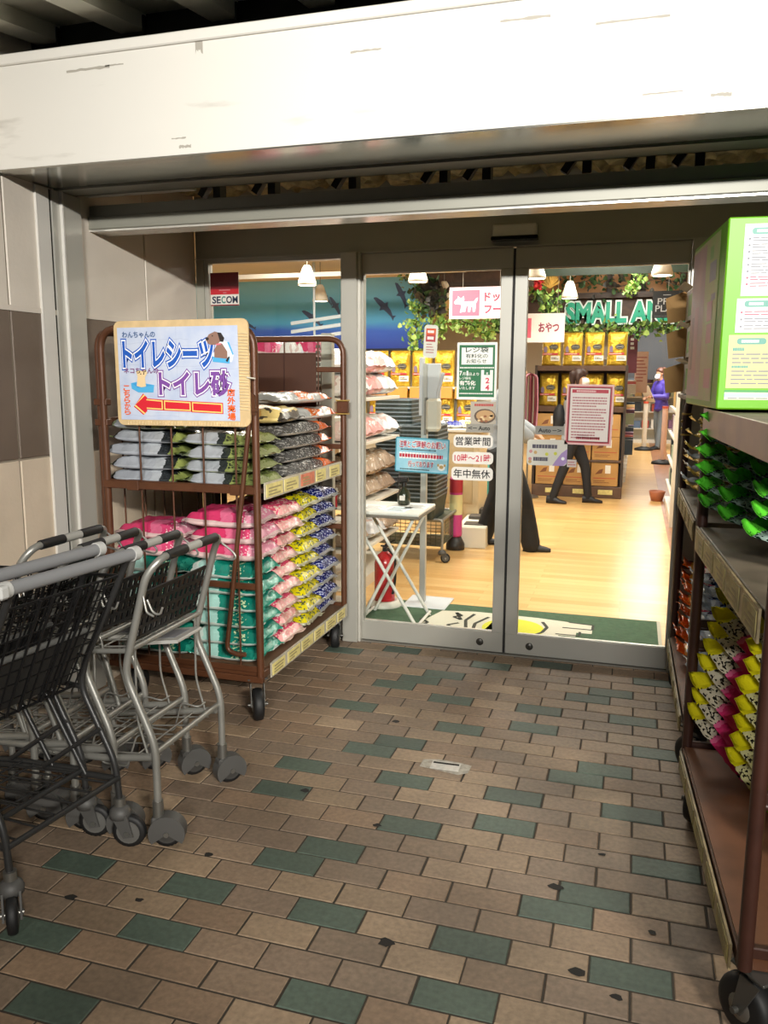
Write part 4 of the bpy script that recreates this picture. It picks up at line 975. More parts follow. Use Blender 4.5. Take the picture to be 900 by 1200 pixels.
# ------------------------------------------------------------------ big green carton
t = thing('green_carton', 'large bright green carton with white text panels on top of the right cage', 'carton', (.858, -1.77, 1.44), math.radians(5))
cb = MB(); cb.box((0, 0, 0), (.46, .6, .545), 0, .004); cb.obj('carton', mat('carton_green', '#62a60e', .38, spec=.4), t)
p = MB()
rect(p, .045, .325, .43, .525, -.0012, 0); rect(p, .037, .222, .43, .318, -.0012, 0); rect(p, .022, .062, .43, .215, -.0012, 1); rect(p, .02, .028, .43, .056, -.0012, 2)
rect(p, .02, .036, .43, .045, -.0014, 3); rect(p, .02, .050, .43, .056, -.0014, 4)
for x, z in ((.065, .505), (.058, .303), (.045, .197)): face(p, rrect(x, z-.009, x+.08, z+.009, .008), -.0016, 5); put_lines(p, x+.012, z-.005, x+.068, z+.005, 1, -.002, 0, .8)
rp_ = random.Random(2)
for i in range(8): z = .484-.018*i; face(p, disc(.06, z, .003), -.0016, 7 if i > 5 else 6); put_lines(p, .068, z-.009, .42, z+.006, 2, -.0016, 7 if i > 5 else 6, .34, rp_)
for i in range(3): z = .279-.02*i; face(p, disc(.052, z, .003), -.0016, 7 if i == 0 else 6); put_lines(p, .06, z-.01, .42, z+.006, 2, -.0016, 7 if i == 0 else 6, .34, rp_)
put_lines(p, .035, .168, .08, .18, 1, -.0016, 5, .8, rp_); put_lines(p, .035, .13, .41, .166, 3, -.0016, 6, .3, rp_); put_lines(p, .035, .12, .10, .128, 1, -.0016, 5, .8, rp_); put_lines(p, .035, .07, .41, .117, 4, -.0016, 6, .3, rp_)
put_lines(p, .03, .029, .41, .036, 1, -.0016, 6, .4, rp_)
p.obj('text_panels', [mat('panel_white', '#c6c6c5', .45), mat('panel_cream', '#bfb97c', .45), mat('panel_pale', '#c3cfae', .45), mat('panel_bluegrey', '#9fb0c9', .45), mat('panel_green', '#2e8a44', .45), mat('pill_green', '#4c8d7f', .45), mat('print_grey', '#7b7d84', .6), mat('print_red', '#d2566a', .6)], t)
# printed long side (faces -x): blurred pack picture
s = MB()
def sq(y0, z0, y1, z1, m, d=.0012): s.add([(-d, y1, z0), (-d, y0, z0), (-d, y0, z1), (-d, y1, z1)], [(0, 1, 2, 3)], m)
sq(.10, .02, .595, .53, 0); sq(.33, .03, .59, .52, 1, .0016); sq(.42, .07, .5, .33, 2, .002); sq(.5, .12, .55, .3, 3, .002)
for y0, z0, y1, z1, m in [(.14, .39, .25, .45, 4), (.17, .27, .26, .33, 5), (.16, .20, .25, .26, 5), (.13, .33, .2, .35, 4), (.13, .06, .24, .12, 5), (.2, .46, .26, .50, 6)]: sq(y0, z0, y1, z1, m, .002)
s.obj('side_print', [mat('side_lime', '#a6c470', .4, col2='#bcae90', vscale=5), mat('side_pinkish', '#b99c98', .4, col2='#a58c93', vscale=6), mat('side_rose', '#b98a95', .4), mat('side_plum', '#8d6f7c', .4), mat('side_grey', '#8d94a0', .4), mat('side_pink', '#c98f98', .4), mat('side_mint', '#8dbb6a', .4)], t)

# ------------------------------------------------------------------ open display trays stacked on the far cage
d = MB(); d.box((-.05, .02, 1.44), (.75, 1.03, 1.46), 0, .003); d.obj('top_shelf', mat('grimy_shelf'), RCF)
for i, (z, dx, rz) in enumerate([(1.462, .0, .05), (1.618, -.012, .0), (1.774, -.004, .06), ]):
    t = thing('display_tray', ['open cardboard tray of green packets, lowest behind the green carton', 'open cardboard tray with white flap, middle of the pile behind the green carton', 'open cardboard tray, topmost of the pile behind the green carton'][i], 'carton', (.845+dx, -.72, z), rz, 'display trays on the far cage')
    b_ = MB(); L, W, H = .30, .30, .13
    b_.box((0, 0, 0), (W, L, .004), 1); b_.box((0, 0, 0), (.004, L, H), 0); b_.box((W-.004, 0, 0), (W, L, H), 0); b_.box((0, 0, 0), (W, .004, H), 0); b_.box((0, L-.004, 0), (W, L, H), 1)
    b_.obj('tray', [mat('tray_white', '#c9c5bb', .5, var=.06, vscale=12), mat('tray_kraft', '#a5814f', .7)], t)
    f = MB(); f.add([(0, L-.01, .01), (-.07, L+.03, .0), (-.085, L+.03, H-.02), (0, L-.01, H+.01)], [(0, 1, 2, 3), (3, 2, 1, 0)], 0); f.add([(-.002, .04, H), (-.04, .03, H+.022), (-.042, L-.02, H+.02), (-.002, L-.02, H)], [(0, 1, 2, 3), (3, 2, 1, 0)], 1)
    f.obj('flap', [mat('tray_kraft'), mat('tray_white')], t)
    f = MB(); rectpts = [(.06, .02), (.2, .02), (.2, .11), (.06, .11)]
    f.add([(-.0012, y, zz) for y, zz in rectpts], [(0, 3, 2, 1)], 0); f.obj('side_label', mat('tray_green', '#7fae5a', .5), t)
    f = MB(); f.T = Matrix.Translation((.02, .03, .02))
    for k_ in range(3): f.box((.0, .02+.08*k_, 0), (.2, .085+.08*k_, H-.045+.02*(k_ % 2)), 0, .01)
    f.obj('packet', mat('packet_green', '#58b41e', .3), t)['kind'] = 'stuff'
# ------------------------------------------------------------------ stickers and notices on the glass (face -y, sit just before the panes)
I_bk = mat('ink_black', '#15130f', .5); I_wh = mat('ink_white'); I_rd = mat('ink_red'); I_gn = mat('notice_green', '#17663c', .45); I_pk = mat('ink_crimson', '#c5284a', .5)
def board(name, label, cat, x0, x1, z0, z1, y, th, m, rz=0, group=None, tilt=0, cr=0):
    t, w, h = sign_root(name, label, cat, x0, x1, z0, z1, y, rz, tilt, group)
    b_ = MB(); b_.prism(rrect(-w, -h, w, h, cr) if cr else [(-w, -h), (w, -h), (w, h), (-w, h)], 0, th, 0); b_.obj('sheet', m, t)
    return t, w, h
YG = .026; YD = .0165
# security sticker on the fixed window
t, w, h = board('security_sticker', 'dark red and white security sticker high on the fixed window', 'sticker', -1.782, -1.6, 1.938, 2.125, YG, .002, mat('sticker_white', '#d8d5cd', .4))
q = MB(); rect(q, -w, -h*.32, w, h, -.0008, 0); rect(q, -w, -h*.32, w, -h*.0, -.001, 1); rect(q, -w, -h, w, -h*.93, -.0008, 0); put_lines(q, -.035, -.01, .035, .0, 1, -.0014, 5, .7); put_lines(q, -.01, -.024, .012, -.016, 1, -.0014, 5, .7)
put_text(q, 'SE', -w*.9, -h*.86, -w*.28, -h*.42, -.0012, 2, .03); put_text(q, 'C', -w*.24, -h*.86, w*.06, -h*.42, -.0012, 3, .03); put_text(q, 'OM', w*.1, -h*.86, w*.92, -h*.42, -.0012, 2, .03)
q.obj('print', [mat('secure_maroon', '#7a1622', .4), mat('secure_red', '#b21f2b', .4), mat('secure_navy', '#1e2b45', .4), mat('secure_teal', '#2d7f78', .4), I_wh, mat('secure_pale', '#b9767a', .5)], t)
# bag charge notice
t, w, h = board('green_notice', 'green and white shopping bag charge notice on the left sliding door', 'notice', -.303, -.086, 1.412, 1.716, YD, .002, mat('notice_paper', '#e4e4dc', .5))
q = MB(); iw, ih = w-.012, h-.014
rect(q, -iw, -ih, iw, ih, -.0008, 0); rect(q, -iw+.012, .035, iw-.012, ih-.014, -.0012, 1)
put_text(q, 'レジ袋', -.062, .098, .062, .13, -.0016, 2, .02); put_text(q, '有料化の', -.062, .069, .058, .092, -.0016, 2, .012); put_text(q, 'お知らせ', -.058, .041, .052, .064, -.0016, 2, .012)
put_lines(q, -.092, .012, .092, .024, 1, -.0012, 1, .6, dash=(.02, .04))
put_text(q, '7', -.094, -.024, -.08, .001, -.0012, 1, .03); put_text(q, '月', -.078, -.024, -.062, -.006, -.0012, 1, .01); put_text(q, '1', -.056, -.024, -.046, .001, -.0012, 1, .03); put_text(q, '日より', -.042, -.024, .012, -.008, -.0012, 1, .01)
put_text(q, 'レジ袋を', -.094, -.046, -.03, -.03, -.0012, 1, .01); put_text(q, '有料化', -.094, -.076, -.005, -.050, -.0012, 1, .03); put_text(q, 'いたします', -.094, -.098, -.008, -.082, -.0012, 1, .012); put_lines(q, -.092, -.125, .09, -.114, 1, -.0012, 1, .6, dash=(.02, .04))
face(q, [(.024, -.105), (.088, -.105), (.088, .006), (.072, .006), (.072, -.02), (.04, -.02), (.04, .006), (.024, .006)], -.0012, 1)
put_text(q, '袋', .05, -.018, .062, -.006, -.0012, 1, .02); put_text(q, '2', .048, -.065, .07, -.035, -.0018, 3, .03); put_text(q, '4', .048, -.102, .07, -.072, -.0018, 3, .03)
q.obj('print', [I_gn, mat('notice_paper'), mat('notice_ink', '#233b2d', .5), I_pk], t)
# opening hours in three cut-out strips
for st, z0_, z1_, x0_, x1_, m, lb in (('営業時間', 1.152, 1.222, -.315, -.097, 0, 'black 営業時間 strip, top of the three opening hours stickers'), ('10時〜21時', 1.062, 1.128, -.32, -.094, 1, 'red 10時〜21時 opening hours sticker between the two black ones'), ('年中無休', .972, 1.044, -.324, -.094, 0, 'black 年中無休 strip, bottom of the three opening hours stickers')):
    t, w, h = board('hours_sticker', lb, 'sticker', x0_, x1_, z0_, z1_, YD, .0015, mat('sticker_white'), group='opening hours stickers', cr=.022)
    q = MB(); put_text(q, st, -w+.012, -h+.011, w-.014, h-.011, -.0012, m, .014); q.obj('lettering', [I_bk, mat('hours_red', '#b8173a', .5)], t)
# AUTO plates
for i, (x0_, x1_, z0_, z1_) in enumerate(((-.247, -.096, 1.236, 1.282), (.128, .277, 1.232, 1.278))):
    t, w, h = board('auto_sticker', ['grey automatic door sticker with arrow on the left sliding door', 'grey automatic door sticker with arrow on the right sliding door'][i], 'sticker', x0_, x1_, z0_, z1_, YD, .0015, mat('auto_grey', '#8d8a80', .4), group='automatic door stickers')
    q = MB(); 
    if i == 0: put_text(q, 'Auto', -w*.1, -h*.5, w*.75, h*.5, -.0012, 0, .03); put_text(q, '<−', -w*.85, -h*.35, -w*.2, h*.35, -.0012, 0, .02)
    else: put_text(q, 'Auto', -w*.8, -h*.5, w*.1, h*.5, -.0012, 0, .03); put_text(q, '−>', w*.2, -h*.35, w*.85, h*.35, -.0012, 0, .02)
    q.obj('lettering', I_bk, t)
# brown picture card under the bag notice
t, w, h = board('picture_card', 'small pale card with a round brown picture below the green notice', 'card', -.224, -.086, 1.282, 1.402, YD, .0015, mat('card_greige', '#a59d8e', .5))
q = MB(); put_lines(q, -w*.7, h*.55, w*.8, h*.85, 1, -.0012, 0, .7, dash=(.08, .12)); face(q, disc(.01, -h*.3, w*.85, h*.66), -.0012, 1); face(q, disc(.012, -h*.26, w*.72, h*.5), -.0016, 2)
for i in range(10): face(q, disc(R.uniform(-.03, .05), R.uniform(-.045, .0), .009, .006), -.002, 3 if i % 2 else 4)
q.obj('print', [mat('card_red', '#a8443e', .5), mat('card_dark', '#574536', .5), mat('card_tan', '#b08c5e', .5), mat('card_rust', '#86502e', .5), mat('card_cream', '#d2b98c', .5)], t)
# red framed letter
t, w, h = board('red_framed_notice', 'white letter with red double frame on the right sliding door', 'notice', .283, .522, 1.183, 1.497, YD, .002, mat('letter_pink', '#e3b9b4', .5), tilt=.012)
q = MB(); rect(q, -w+.009, -h+.01, w-.01, h-.01, -.0006, 0); rect(q, -w+.014, -h+.015, w-.015, h-.015, -.001, 1); rect(q, -w+.02, -h+.02, w-.02, h-.02, -.0014, 2); rect(q, -w+.028, h-.044, w-.028, h-.026, -.0018, 0)
put_lines(q, -w+.05, h-.041, w-.05, h-.029, 1, -.0022, 3, .75, dash=(.04, .07)); rl = random.Random(4)
for a, n in ((0, 4), (4.2, 5), (9.4, 3), (12.6, 3)):
    put_lines(q, -w+.032, h-.062-(a+n)*.0142, w-.034, h-.062-a*.0142, n, -.0018, 4, .5, rl, (.03, .09))
put_lines(q, -.05, -h+.047, .0, -h+.052, 1, -.0018, 4, .8); put_lines(q, -w+.06, -h+.028, w-.06, -h+.044, 1, -.0018, 0, .85, rl, (.05, .1))
q.obj('print', [mat('frame_red', '#b8283a', .5), mat('frame_line', '#7d2832', .5), mat('letter_white', '#e6dcd4', .5), mat('letter_pink'), mat('text_rose', '#b8767a', .6)], t)
# pale card with small pictures
t, w, h = board('flower_card', 'pale rounded card with small yellow and purple pictures beside the grey person', 'card', .087, .298, 1.068, 1.206, YD, .0015, mat('card_pale', '#d5d3c6', .5), cr=.02)
q = MB(); put_lines(q, -w+.028, .02, w-.03, .045, 1, -.0012, 0, .8, rl, (.05, .12)); put_lines(q, -w+.035, -h+.022, .04, -h+.046, 1, -.0012, 0, .85, rl, (.06, .12))
face(q, [(w, -h+.018), (w, .022), (w-.03, -.002), (.045, -h+.024), (.03, -h), (w-.02, -h)], -.001, 1)
for x, z, m in ((-.06, 0, 2), (-.085, .005, 4), (.0, -.008, 3), (.045, -.004, 3), (-.088, -.035, 4), (-.088, -.05, 2), (.085, -.03, 5)): face(q, disc(x, z, .009), -.0014, m)
q.obj('print', [mat('card_ink', '#4a4655', .5), mat('card_lilac', '#a68bc0', .5), mat('card_ochre', '#c2a166', .5), mat('card_lime', '#c9cc3e', .5), mat('card_rose', '#c98a8a', .5), I_wh], t)
t, w, h = board('tiny_label', 'tiny white label stuck beside the pale card', 'label', .3, .348, 1.064, 1.103, YD, .0015, mat('label_white', '#cfc6bf', .5)); q = MB(); put_lines(q, -w+.004, -h+.006, w-.004, h-.006, 2, -.001, 0, .5); q.obj('print', mat('text_rose'), t)
# ------------------------------------------------------------------ just inside the doors
M_wp = mat('white_powder', '#d9d6cf', .4)
t = thing('folding_table', 'small white folding table with crossed legs just inside the left door', 'table', (0, 0, 0))
b_ = MB(); b_.box((-1.03, .2, .716), (-.555, .63, .736), 0, .006); b_.box((-1.03, .2, .700), (-.555, .63, .716), 1, .003); b_.obj('table_top', [mat('table_laminate', '#dddad3', .35), mat('table_edge', '#6e675d', .5)], t)
for y in (.26, .57):
    for a, c in ((-.99, -.575), (-.60, -.955)):
        l = MB(); l.tube([(a, y, .70), (c, y+.03, .0)], .0105, 10); l.obj('leg', M_wp, t)
l = MB(); l.tube([(-.575, .28, .03), (-.575, .6, .03)], .009, 8); l.obj('stretcher', M_wp, t)
l = MB(); l.tube([(-.955, .28, .03), (-.955, .6, .03)], .009, 8); l.obj('stretcher', M_wp, t)
for i, (x, y, rz, c, lb) in enumerate([(-.88, .36, .1, '#e9e8e4', 'white printed sheet on the left of the folding table'), (-.72, .34, -.06, '#cfe0ea', 'pale blue sheet on the front of the folding table'), (-.63, .46, .05, '#d9dcdc', 'white leaflet at the right edge of the folding table')]):
    p = MB(); p.box((-.07, -.09, 0), (.07, .09, .0015), 0); put = put
    for k in range(4): p.box((-.05, -.07+.035*k, .0015), (.05-.02*(k % 2), -.055+.035*k, .0018), 1)
    o = p.obj('paper_sheet', [mat('sheet'+str(i), c, .6), mat('sheet_print', '#6d6a66', .6)]); o.location = (x, y, .7365); o.rotation_euler = (0, 0, rz); tag(o, lb, 'paper', 'papers on the folding table')
t = thing('spray_bottle', 'dark green trigger spray bottle on the white folding table', 'bottle', (-.735, .52, .739))
b_ = MB(); b_.lathe([(0, 0), (.036, 0), (.041, .01), (.041, .06), (.032, .09), (.014, .105), (.014, .115), (0, .115)], n=20); b_.obj('body', mat('bottle_green', '#2a2f22', .15, spec=.6), t)
b_ = MB(); b_.cyl((0, 0, .113), (0, 0, .14), .016, n=14); b_.box((-.045, -.012, .14), (.028, .012, .175), 0, .006); b_.box((-.062, -.007, .152), (-.045, .007, .168), 0, .002); b_.tube([(-.03, 0, .145), (-.045, 0, .12), (-.04, 0, .10)], .005, 8); b_.obj('trigger_head', mat('trigger_black', '#171614', .4), t)
b_ = MB(); b_.box((-.018, -.0425, .03), (.018, -.039, .06), 0, .001); b_.obj('bottle_label', mat('label_white'), t)
# fire extinguisher
t = thing('fire_extinguisher', 'red fire extinguisher on a white round stand behind the folding table', 'extinguisher', (-.925, .74, 0))
b_ = MB(); b_.lathe([(0, .03), (.066, .03), (.07, .05), (.07, .30), (.06, .345), (.03, .37), (.02, .38), (0, .38)], n=24); b_.obj('cylinder', mat('extinguisher_red', '#b31f26', .25, coat=.5), t)
b_ = MB(); b_.lathe([(0, 0), (.115, 0), (.118, .02), (.10, .045), (.078, .05), (.074, .035), (0, .03)], n=24); b_.obj('stand', mat('stand_white', '#cbc8bd', .5), t)
b_ = MB(); b_.cyl((0, 0, .375), (0, 0, .41), .017, n=12); b_.box((-.03, -.008, .41), (.06, .008, .42), 0, .003); b_.tube([(-.0, 0, .42), (.07, 0, .46)], .007, 8); b_.tube([(.02, -.01, .40), (.08, -.03, .36), (.085, -.04, .2), (.07, -.045, .1)], .009, 8, fillet=.04); b_.obj('valve', mat('valve_black', '#1a1917', .4), t)
# sign stand
t = thing('sign_stand', 'white sign stand with a bottle dispenser, rising behind the folding table', 'stand', (-.66, .9, 0))
b_ = MB(); b_.box((-.15, -.16, 0), (.15, .14, .012), 0, .004); b_.obj('base_plate', mat('base_pale', '#d5dbe0', .25), t)
b_ = MB(); b_.box((-.062, -.02, .012), (-.022, .02, 1.62), 0, .004); b_.obj('post', mat('post_grey', '#b5b3ad', .35, .2), t)
b_ = MB(); b_.box((-.075, -.03, 1.28), (-.05, .03, 1.66), 0, .004); b_.box((-.05, -.01, 1.3), (.06, .03, 1.62), 0, .004); b_.obj('back_panel', mat('panel_grey', '#c6c7c9', .35), t)
b_ = MB(); b_.box((-.02, -.075, 1.18), (.075, .0, 1.395), 0, .018); b_.box((-.03, -.06, 1.16), (-.018, .01, 1.40), 1, .003); b_.obj('dispenser', [mat('dispenser_ivory', '#cfcabb', .35), mat('dispenser_shade', '#77746c', .5)], t)
b_ = MB(); b_.tube([(.05, -.03, 1.395), (.06, -.04, 1.45), (.09, -.04, 1.56)], .012, 8); b_.obj('arm', mat('panel_grey'), t)
b_ = MB(); b_.box((-.1, -.03, .93), (.12, -.005, .955), 0, .003); b_.obj('tray', mat('dispenser_ivory'), t)
t, w, h = board('tall_card', 'narrow white card with red and orange blocks on top of the sign stand', 'card', -.705, -.615, 1.655, 1.865, .865, .006, mat('card_white', '#dcdad4', .4), tilt=.05, cr=.02)
q = MB(); rect(q, -w*.72, h*.4, w*.72, h*.78, -.001, 0); rect(q, -w*.72, -h*.02, w*.72, h*.4, -.001, 1); put_lines(q, -w*.5, h*.45, w*.5, h*.72, 1, -.0014, 3, .6); put_lines(q, -w*.5, h*.05, w*.5, h*.35, 1, -.0014, 3, .6); put_lines(q, -w*.6, -h*.75, w*.6, -h*.1, 4, -.001, 2, .4)
q.obj('print', [mat('block_orange', '#d5552a', .5), mat('block_red', '#b83a42', .5), mat('text_rose'), I_wh], t)
t, w, h = board('blue_notice', 'light blue notice with red lettering on the sign stand', 'notice', -.885, -.52, .905, 1.135, .838, .006, mat('board_teal', '#3f93ad', .4), tilt=.03, cr=.01)
q = MB(); rect(q, -w+.008, -h+.008, w-.008, h-.008, -.0008, 0)
def rline(s, x0, x1, z0_, z1_):
    put_text(q, s, x0, z0_, x1, z1_, -.0012, 2, .09, ref=s); put_text(q, s, x0, z0_, x1, z1_, -.0016, 1, .02, ref=s)
rline('注意と', -w*.85, -w*.45, h*.42, h*.82); rline('ご理解のお願い', -w*.38, w*.86, h*.42, h*.82)
put_lines(q, -w*.8, h*.25, w*.75, h*.36, 1, -.0012, 3, .6, rl, (.02, .06)); put_lines(q, -w*.85, -h*.22, w*.8, h*.16, 1, -.0012, 2, .95, rl, (.05, .07)); put_lines(q, -w*.84, -h*.2, w*.78, h*.12, 1, -.0016, 1, .62, rl, (.045, .06)); rline('行っております', -w*.5, w*.45, -h*.68, -h*.34); put_lines(q, -w*.8, -h*.88, w*.3, -h*.78, 1, -.0012, 3, .6, rl, (.02, .05))
face(q, disc(w*.74, -h*.62, w*.14, h*.2), -.0012, 2); face(q, disc(w*.74, -h*.6, w*.08, h*.1), -.0016, 4); face(q, disc(w*.62, -h*.5, w*.04, h*.08), -.0016, 4); face(q, disc(w*.86, -h*.5, w*.04, h*.08), -.0016, 4)
q.obj('print', [mat('board_blue', '#86bfdb', .4, col2='#a5d2e6', vscale=9), mat('hours_red'), I_wh, I_bk, mat('card_ochre')], t)
# door mat
t = thing('door_mat', 'dark green door mat with white and yellow picture across the entrance', 'mat', (0, 0, 0))
b_ = MB(); b_.box((-1.0, .19, 0), (.845, .9, .008), 0, .003); b_.obj('pile', mat('mat_green', '#3d5a40', .9, bump=.5, bscale=300, var=.12, vscale=30), t)
b_ = MB(); b_.box((.83, .19, .002), (.85, .9, .0085), 0); b_.box((-1.0, .18, .002), (.85, .192, .0085), 0); b_.obj('rim', mat('mat_rim', '#b3b09f', .7), t)
q = MB(); zz = .0092
def mp_(pts, m, k): q.add([(x, y, zz+k*.0004) for x, y in pts], [tuple(range(len(pts)))], m)
mp_([(-.62, .2), (.18, .2), (.2, .3), (.26, .3), (.26, .42), (.36, .42), (.36, .5), (.45, .5), (.45, .68), (.1, .74), (-.3, .76), (-.52, .72), (-.58, .5)], 0, 0)
mp_([(-.02+.19*math.cos(a), .47+.2*math.sin(a)) for a in [2*PI*i/24 for i in range(24)]], 1, 1); mp_([(-.2, .24), (-.02, .24), (-.02, .66), (-.15, .66)], 1, 1)
def stroke(pts, wd=.022):
    for (a, b2) in zip(pts, pts[1:]):
        d = Vector((b2[0]-a[0], b2[1]-a[1])); n = Vector((-d.y, d.x)).normalized()*wd/2
        mp_([(a[0]-n.x, a[1]-n.y), (b2[0]-n.x, b2[1]-n.y), (b2[0]+n.x, b2[1]+n.y), (a[0]+n.x, a[1]+n.y)], 2, 2)
stroke([(.14, .66), (.18, .55), (.16, .44), (.11, .36), (.1, .28)]); stroke([(-.2, .66), (-.26, .5), (-.25, .36), (-.19, .24)]); stroke([(-.3, .7), (-.33, .55), (-.3, .4), (-.22, .32)])
stroke([(-.42, .26), (-.37, .36), (-.42, .42), (-.36, .48)]); stroke([(-.42, .7), (-.37, .64), (-.42, .6), (-.36, .55), (-.42, .7)]); stroke([(-.62, .5), (-.55, .44), (-.58, .3)])
stroke([(.2, .2), (.2, .32), (.28, .32)]); stroke([(.27, .58), (.45, .58), (.45, .68), (.3, .7)], .016); stroke([(.24, .44), (.38, .44), (.38, .52)], .016)
q.obj('picture', [mat('mat_white', '#c9c6b4', .8), mat('mat_yellow', '#cfd02e', .8), mat('mat_black', '#26291f', .8)], t)

# ------------------------------------------------------------------ shopping baskets, nested
M_bk = mat('basket_green', '#2f3a37', .45); M_rim = mat('basket_rim', '#6f7a80', .4)
def basket_mesh():
    b_ = MB(); L, W, H = .23, .165, .19
    def ring(k, z, t_): return rrect(-L*k+t_, -W*k+t_, L*k-t_, W*k-t_, .03)
    o0, o1, i1, i0 = ring(.86, 0, 0), ring(.985, H, 0), ring(.985, H, .003), ring(.86, 0, .003)
    n = len(o0); vs = [(x, y, 0) for x, y in o0]+[(x, y, H) for x, y in o1]+[(x, y, H) for x, y in i1]+[(x, y, .003) for x, y in i0]
    fs = [tuple(range(n))[::-1], tuple(range(3*n, 4*n))]
    for i in range(n):
        j = (i+1) % n
        for k in range(3): fs.append((k*n+i, k*n+j, (k+1)*n+j, (k+1)*n+i))
    b_.add(vs, fs, 0)
    r = rrect(-L, -W, L, W, .035); ri = rrect(-L+.012, -W+.012, L-.012, W-.012, .03); n = len(r)
    vs = [(x, y, H-.008) for x, y in r]+[(x, y, H+.003) for x, y in r]+[(x, y, H+.003) for x, y in ri]+[(x, y, H-.008) for x, y in ri]; fs = []
    for i in range(n):
        j = (i+1) % n
        for k in range(4): a, c = k*n, ((k+1) % 4)*n; fs.append((a+i, a+j, c+j, c+i))
    b_.add(vs, fs, 1)
    return b_.mesh('shopping_basket', [M_bk, M_rim])
bme = basket_mesh()
def bstack(x, y, z, n, rz, nm):
    for i in range(n):
        o = bpy.data.objects.new('shopping_basket', bme); COL.objects.link(o); o.location = (x+R.uniform(-.003, .003), y+R.uniform(-.003, .003), z+i*.0345); o.rotation_euler = (0, 0, rz+R.uniform(-.02, .02))
        pos = 'top' if i == n-1 else ('bottom' if i == 0 else f'number {i+1} from the bottom')
        tag(o, f'dark shopping basket with pale rim, {pos} of the {nm} stack', 'basket', 'nested shopping baskets')
bstack(-1.33, 2.52, .36, 24, PI/2, 'taller rear'); bstack(-1.06, 2.32, .36, 18, PI/2, 'front right')
t = thing('basket_trolley', 'low chrome trolley holding the nested shopping baskets inside the shop', 'trolley', (-1.15, 2.4, 0))
f = MB(); f.tube([(.3, -.26, .08), (.3, -.26, .36), (-.38, -.2, .36), (-.38, .36, .36), (.3, .3, .36), (.3, -.26, .36)], .012, 8, fillet=.03); f.tube([(-.38, -.2, .08), (-.38, -.2, .36)], .012, 8); f.tube([(.3, .3, .08), (.3, .3, .36)], .012, 8); f.tube([(-.38, .36, .08), (-.38, .36, .36)], .012, 8); f.obj('frame', M_sil, t)
f = MB()
for i in range(15): x = -.34+.62*i/14; f.tube([(x, -.22, .13), (x, -.22, .35)], .003, 4); 
for i in range(8): z = .13+.03*i; f.tube([(-.36, -.22, z), (.28, -.23, z)], .003, 4)
for i in range(12): y = -.22+.52*i/11; f.tube([(.28, y, .13), (.28, y, .35)], .003, 4)
for i in range(8): z = .13+.03*i; f.tube([(.28, -.22, z), (.28, .3, z)], .003, 4)
f.box((-.36, -.21, .35), (.28, .3, .356), 0); f.box((-.36, -.21, .125), (.28, .3, .13), 0); f.obj('wire_box', mat('wire_olive', '#4f5446', .5), t)
for x, y in ((.3, -.26), (.3, .3), (-.38, -.2), (-.38, .36)): small_caster(t, x, y, .1, .3, False, .04)

# ------------------------------------------------------------------ soft packs on the left wall shelves
M_shelf = mat('shelf_white', '#d8d4ca', .4)
def shelf_unit(label, x0, x1, y0, y1, levels, top, back, m=None, name='shelf_unit'):
    """back: '-x','+x','-y','+y' side carrying the back panel"""
    m = m or M_shelf
    t = thing(name, label, 'shelf', (0, 0, 0))
    for z in levels:
        s = MB(); s.box((x0, y0, z-.025), (x1, y1, z), 0, .003)
        s.obj('shelf_board', m, t)
    b_ = MB()
    if back == '-x': b_.box((x0-.02, y0, 0), (x0, y1, top), 0)
    if back == '+x': b_.box((x1, y0, 0), (x1+.02, y1, top), 0)
    if back == '-y': b_.box((x0, y0-.02, 0), (x1, y0, top), 0)
    if back == '+y': b_.box((x0, y1, 0), (x1, y1+.02, top), 0)
    b_.obj('back_panel', m, t)
    for y in (y0, y1):
        xx = x0 if back in ('-x', '-y', '+y') else x1
        u = MB(); u.box((xx-.02, y-.015, 0), (xx+.02, y+.015, top), 0, .003); u.obj('upright', m, t)
    p = MB(); p.box((x0, y0, 0), (x1, y1, .08), 0); p.obj('plinth', m, t)
    return t
shelf_unit('white wall shelves of bagged bedding left of the basket stacks', -1.86, -1.2, 1.0, 2.05, [.3, .62, 1.07, 1.385], 1.62, '-x')
P_soft = [packmat('bagged_white', [(0, '#e9e6e2'), (.4, '#f2efec'), (.7, '#dfe3ea')], speck='#d9c2be', speck_rng=(.1, .9), speck_scale=8, rough=.15, bump=.8, bscale=14), packmat('bagged_pink', [(0, '#e3b5b0'), (.5, '#ecd2cc'), (.8, '#d99f9d')], speck='#f3e9e4', speck_rng=(.1, .9), speck_scale=7, rough=.15, bump=.8, bscale=14), packmat('bagged_dark', [(0, '#4e4a48'), (.4, '#7d6b5a'), (.7, '#b09a86')], speck='#d8d2c8', speck_rng=(.1, .9), speck_scale=9, rough=.15, bump=.8)]
K_soft = [[pillow(.44, .32, .165, 60+7*k+i, noise=.012, p=2.6).mesh('bedding_bag', [m]) for i in range(2)] for k, m in enumerate(P_soft)]
nm_ = ['white', 'pink', 'brown']; loc_ = ['nearest the glass', 'second from the glass', 'third from the glass', 'farthest from the glass']
for z, cols_, lvn, n in ((1.39, (0, 1, 0), 'top', 2), (1.075, (1, 1, 0), 'upper', 1), (.625, (2, 2, 2), 'lower', 2), (.305, (2, 0, 2), 'bottom', 1)):
    for i, y in enumerate((1.18, 1.52, 1.86)):
        for k in range(n):
            me = rg.choice(K_soft[cols_[i]]); o = bpy.data.objects.new('bedding_bag', me); COL.objects.link(o)
            o.location = (-1.43+rg.uniform(-.02, .02), y, z+k*.168); o.rotation_euler = (0, 0, rg.uniform(-.1, .1))
            tag(o, f"{nm_[cols_[i]]} bagged bedding on the {lvn} wall shelf, {loc_[i]}" + (', upper of two' if k else (', lower of two' if n == 2 else '')), 'bag', 'bagged bedding on the wall shelves')
    
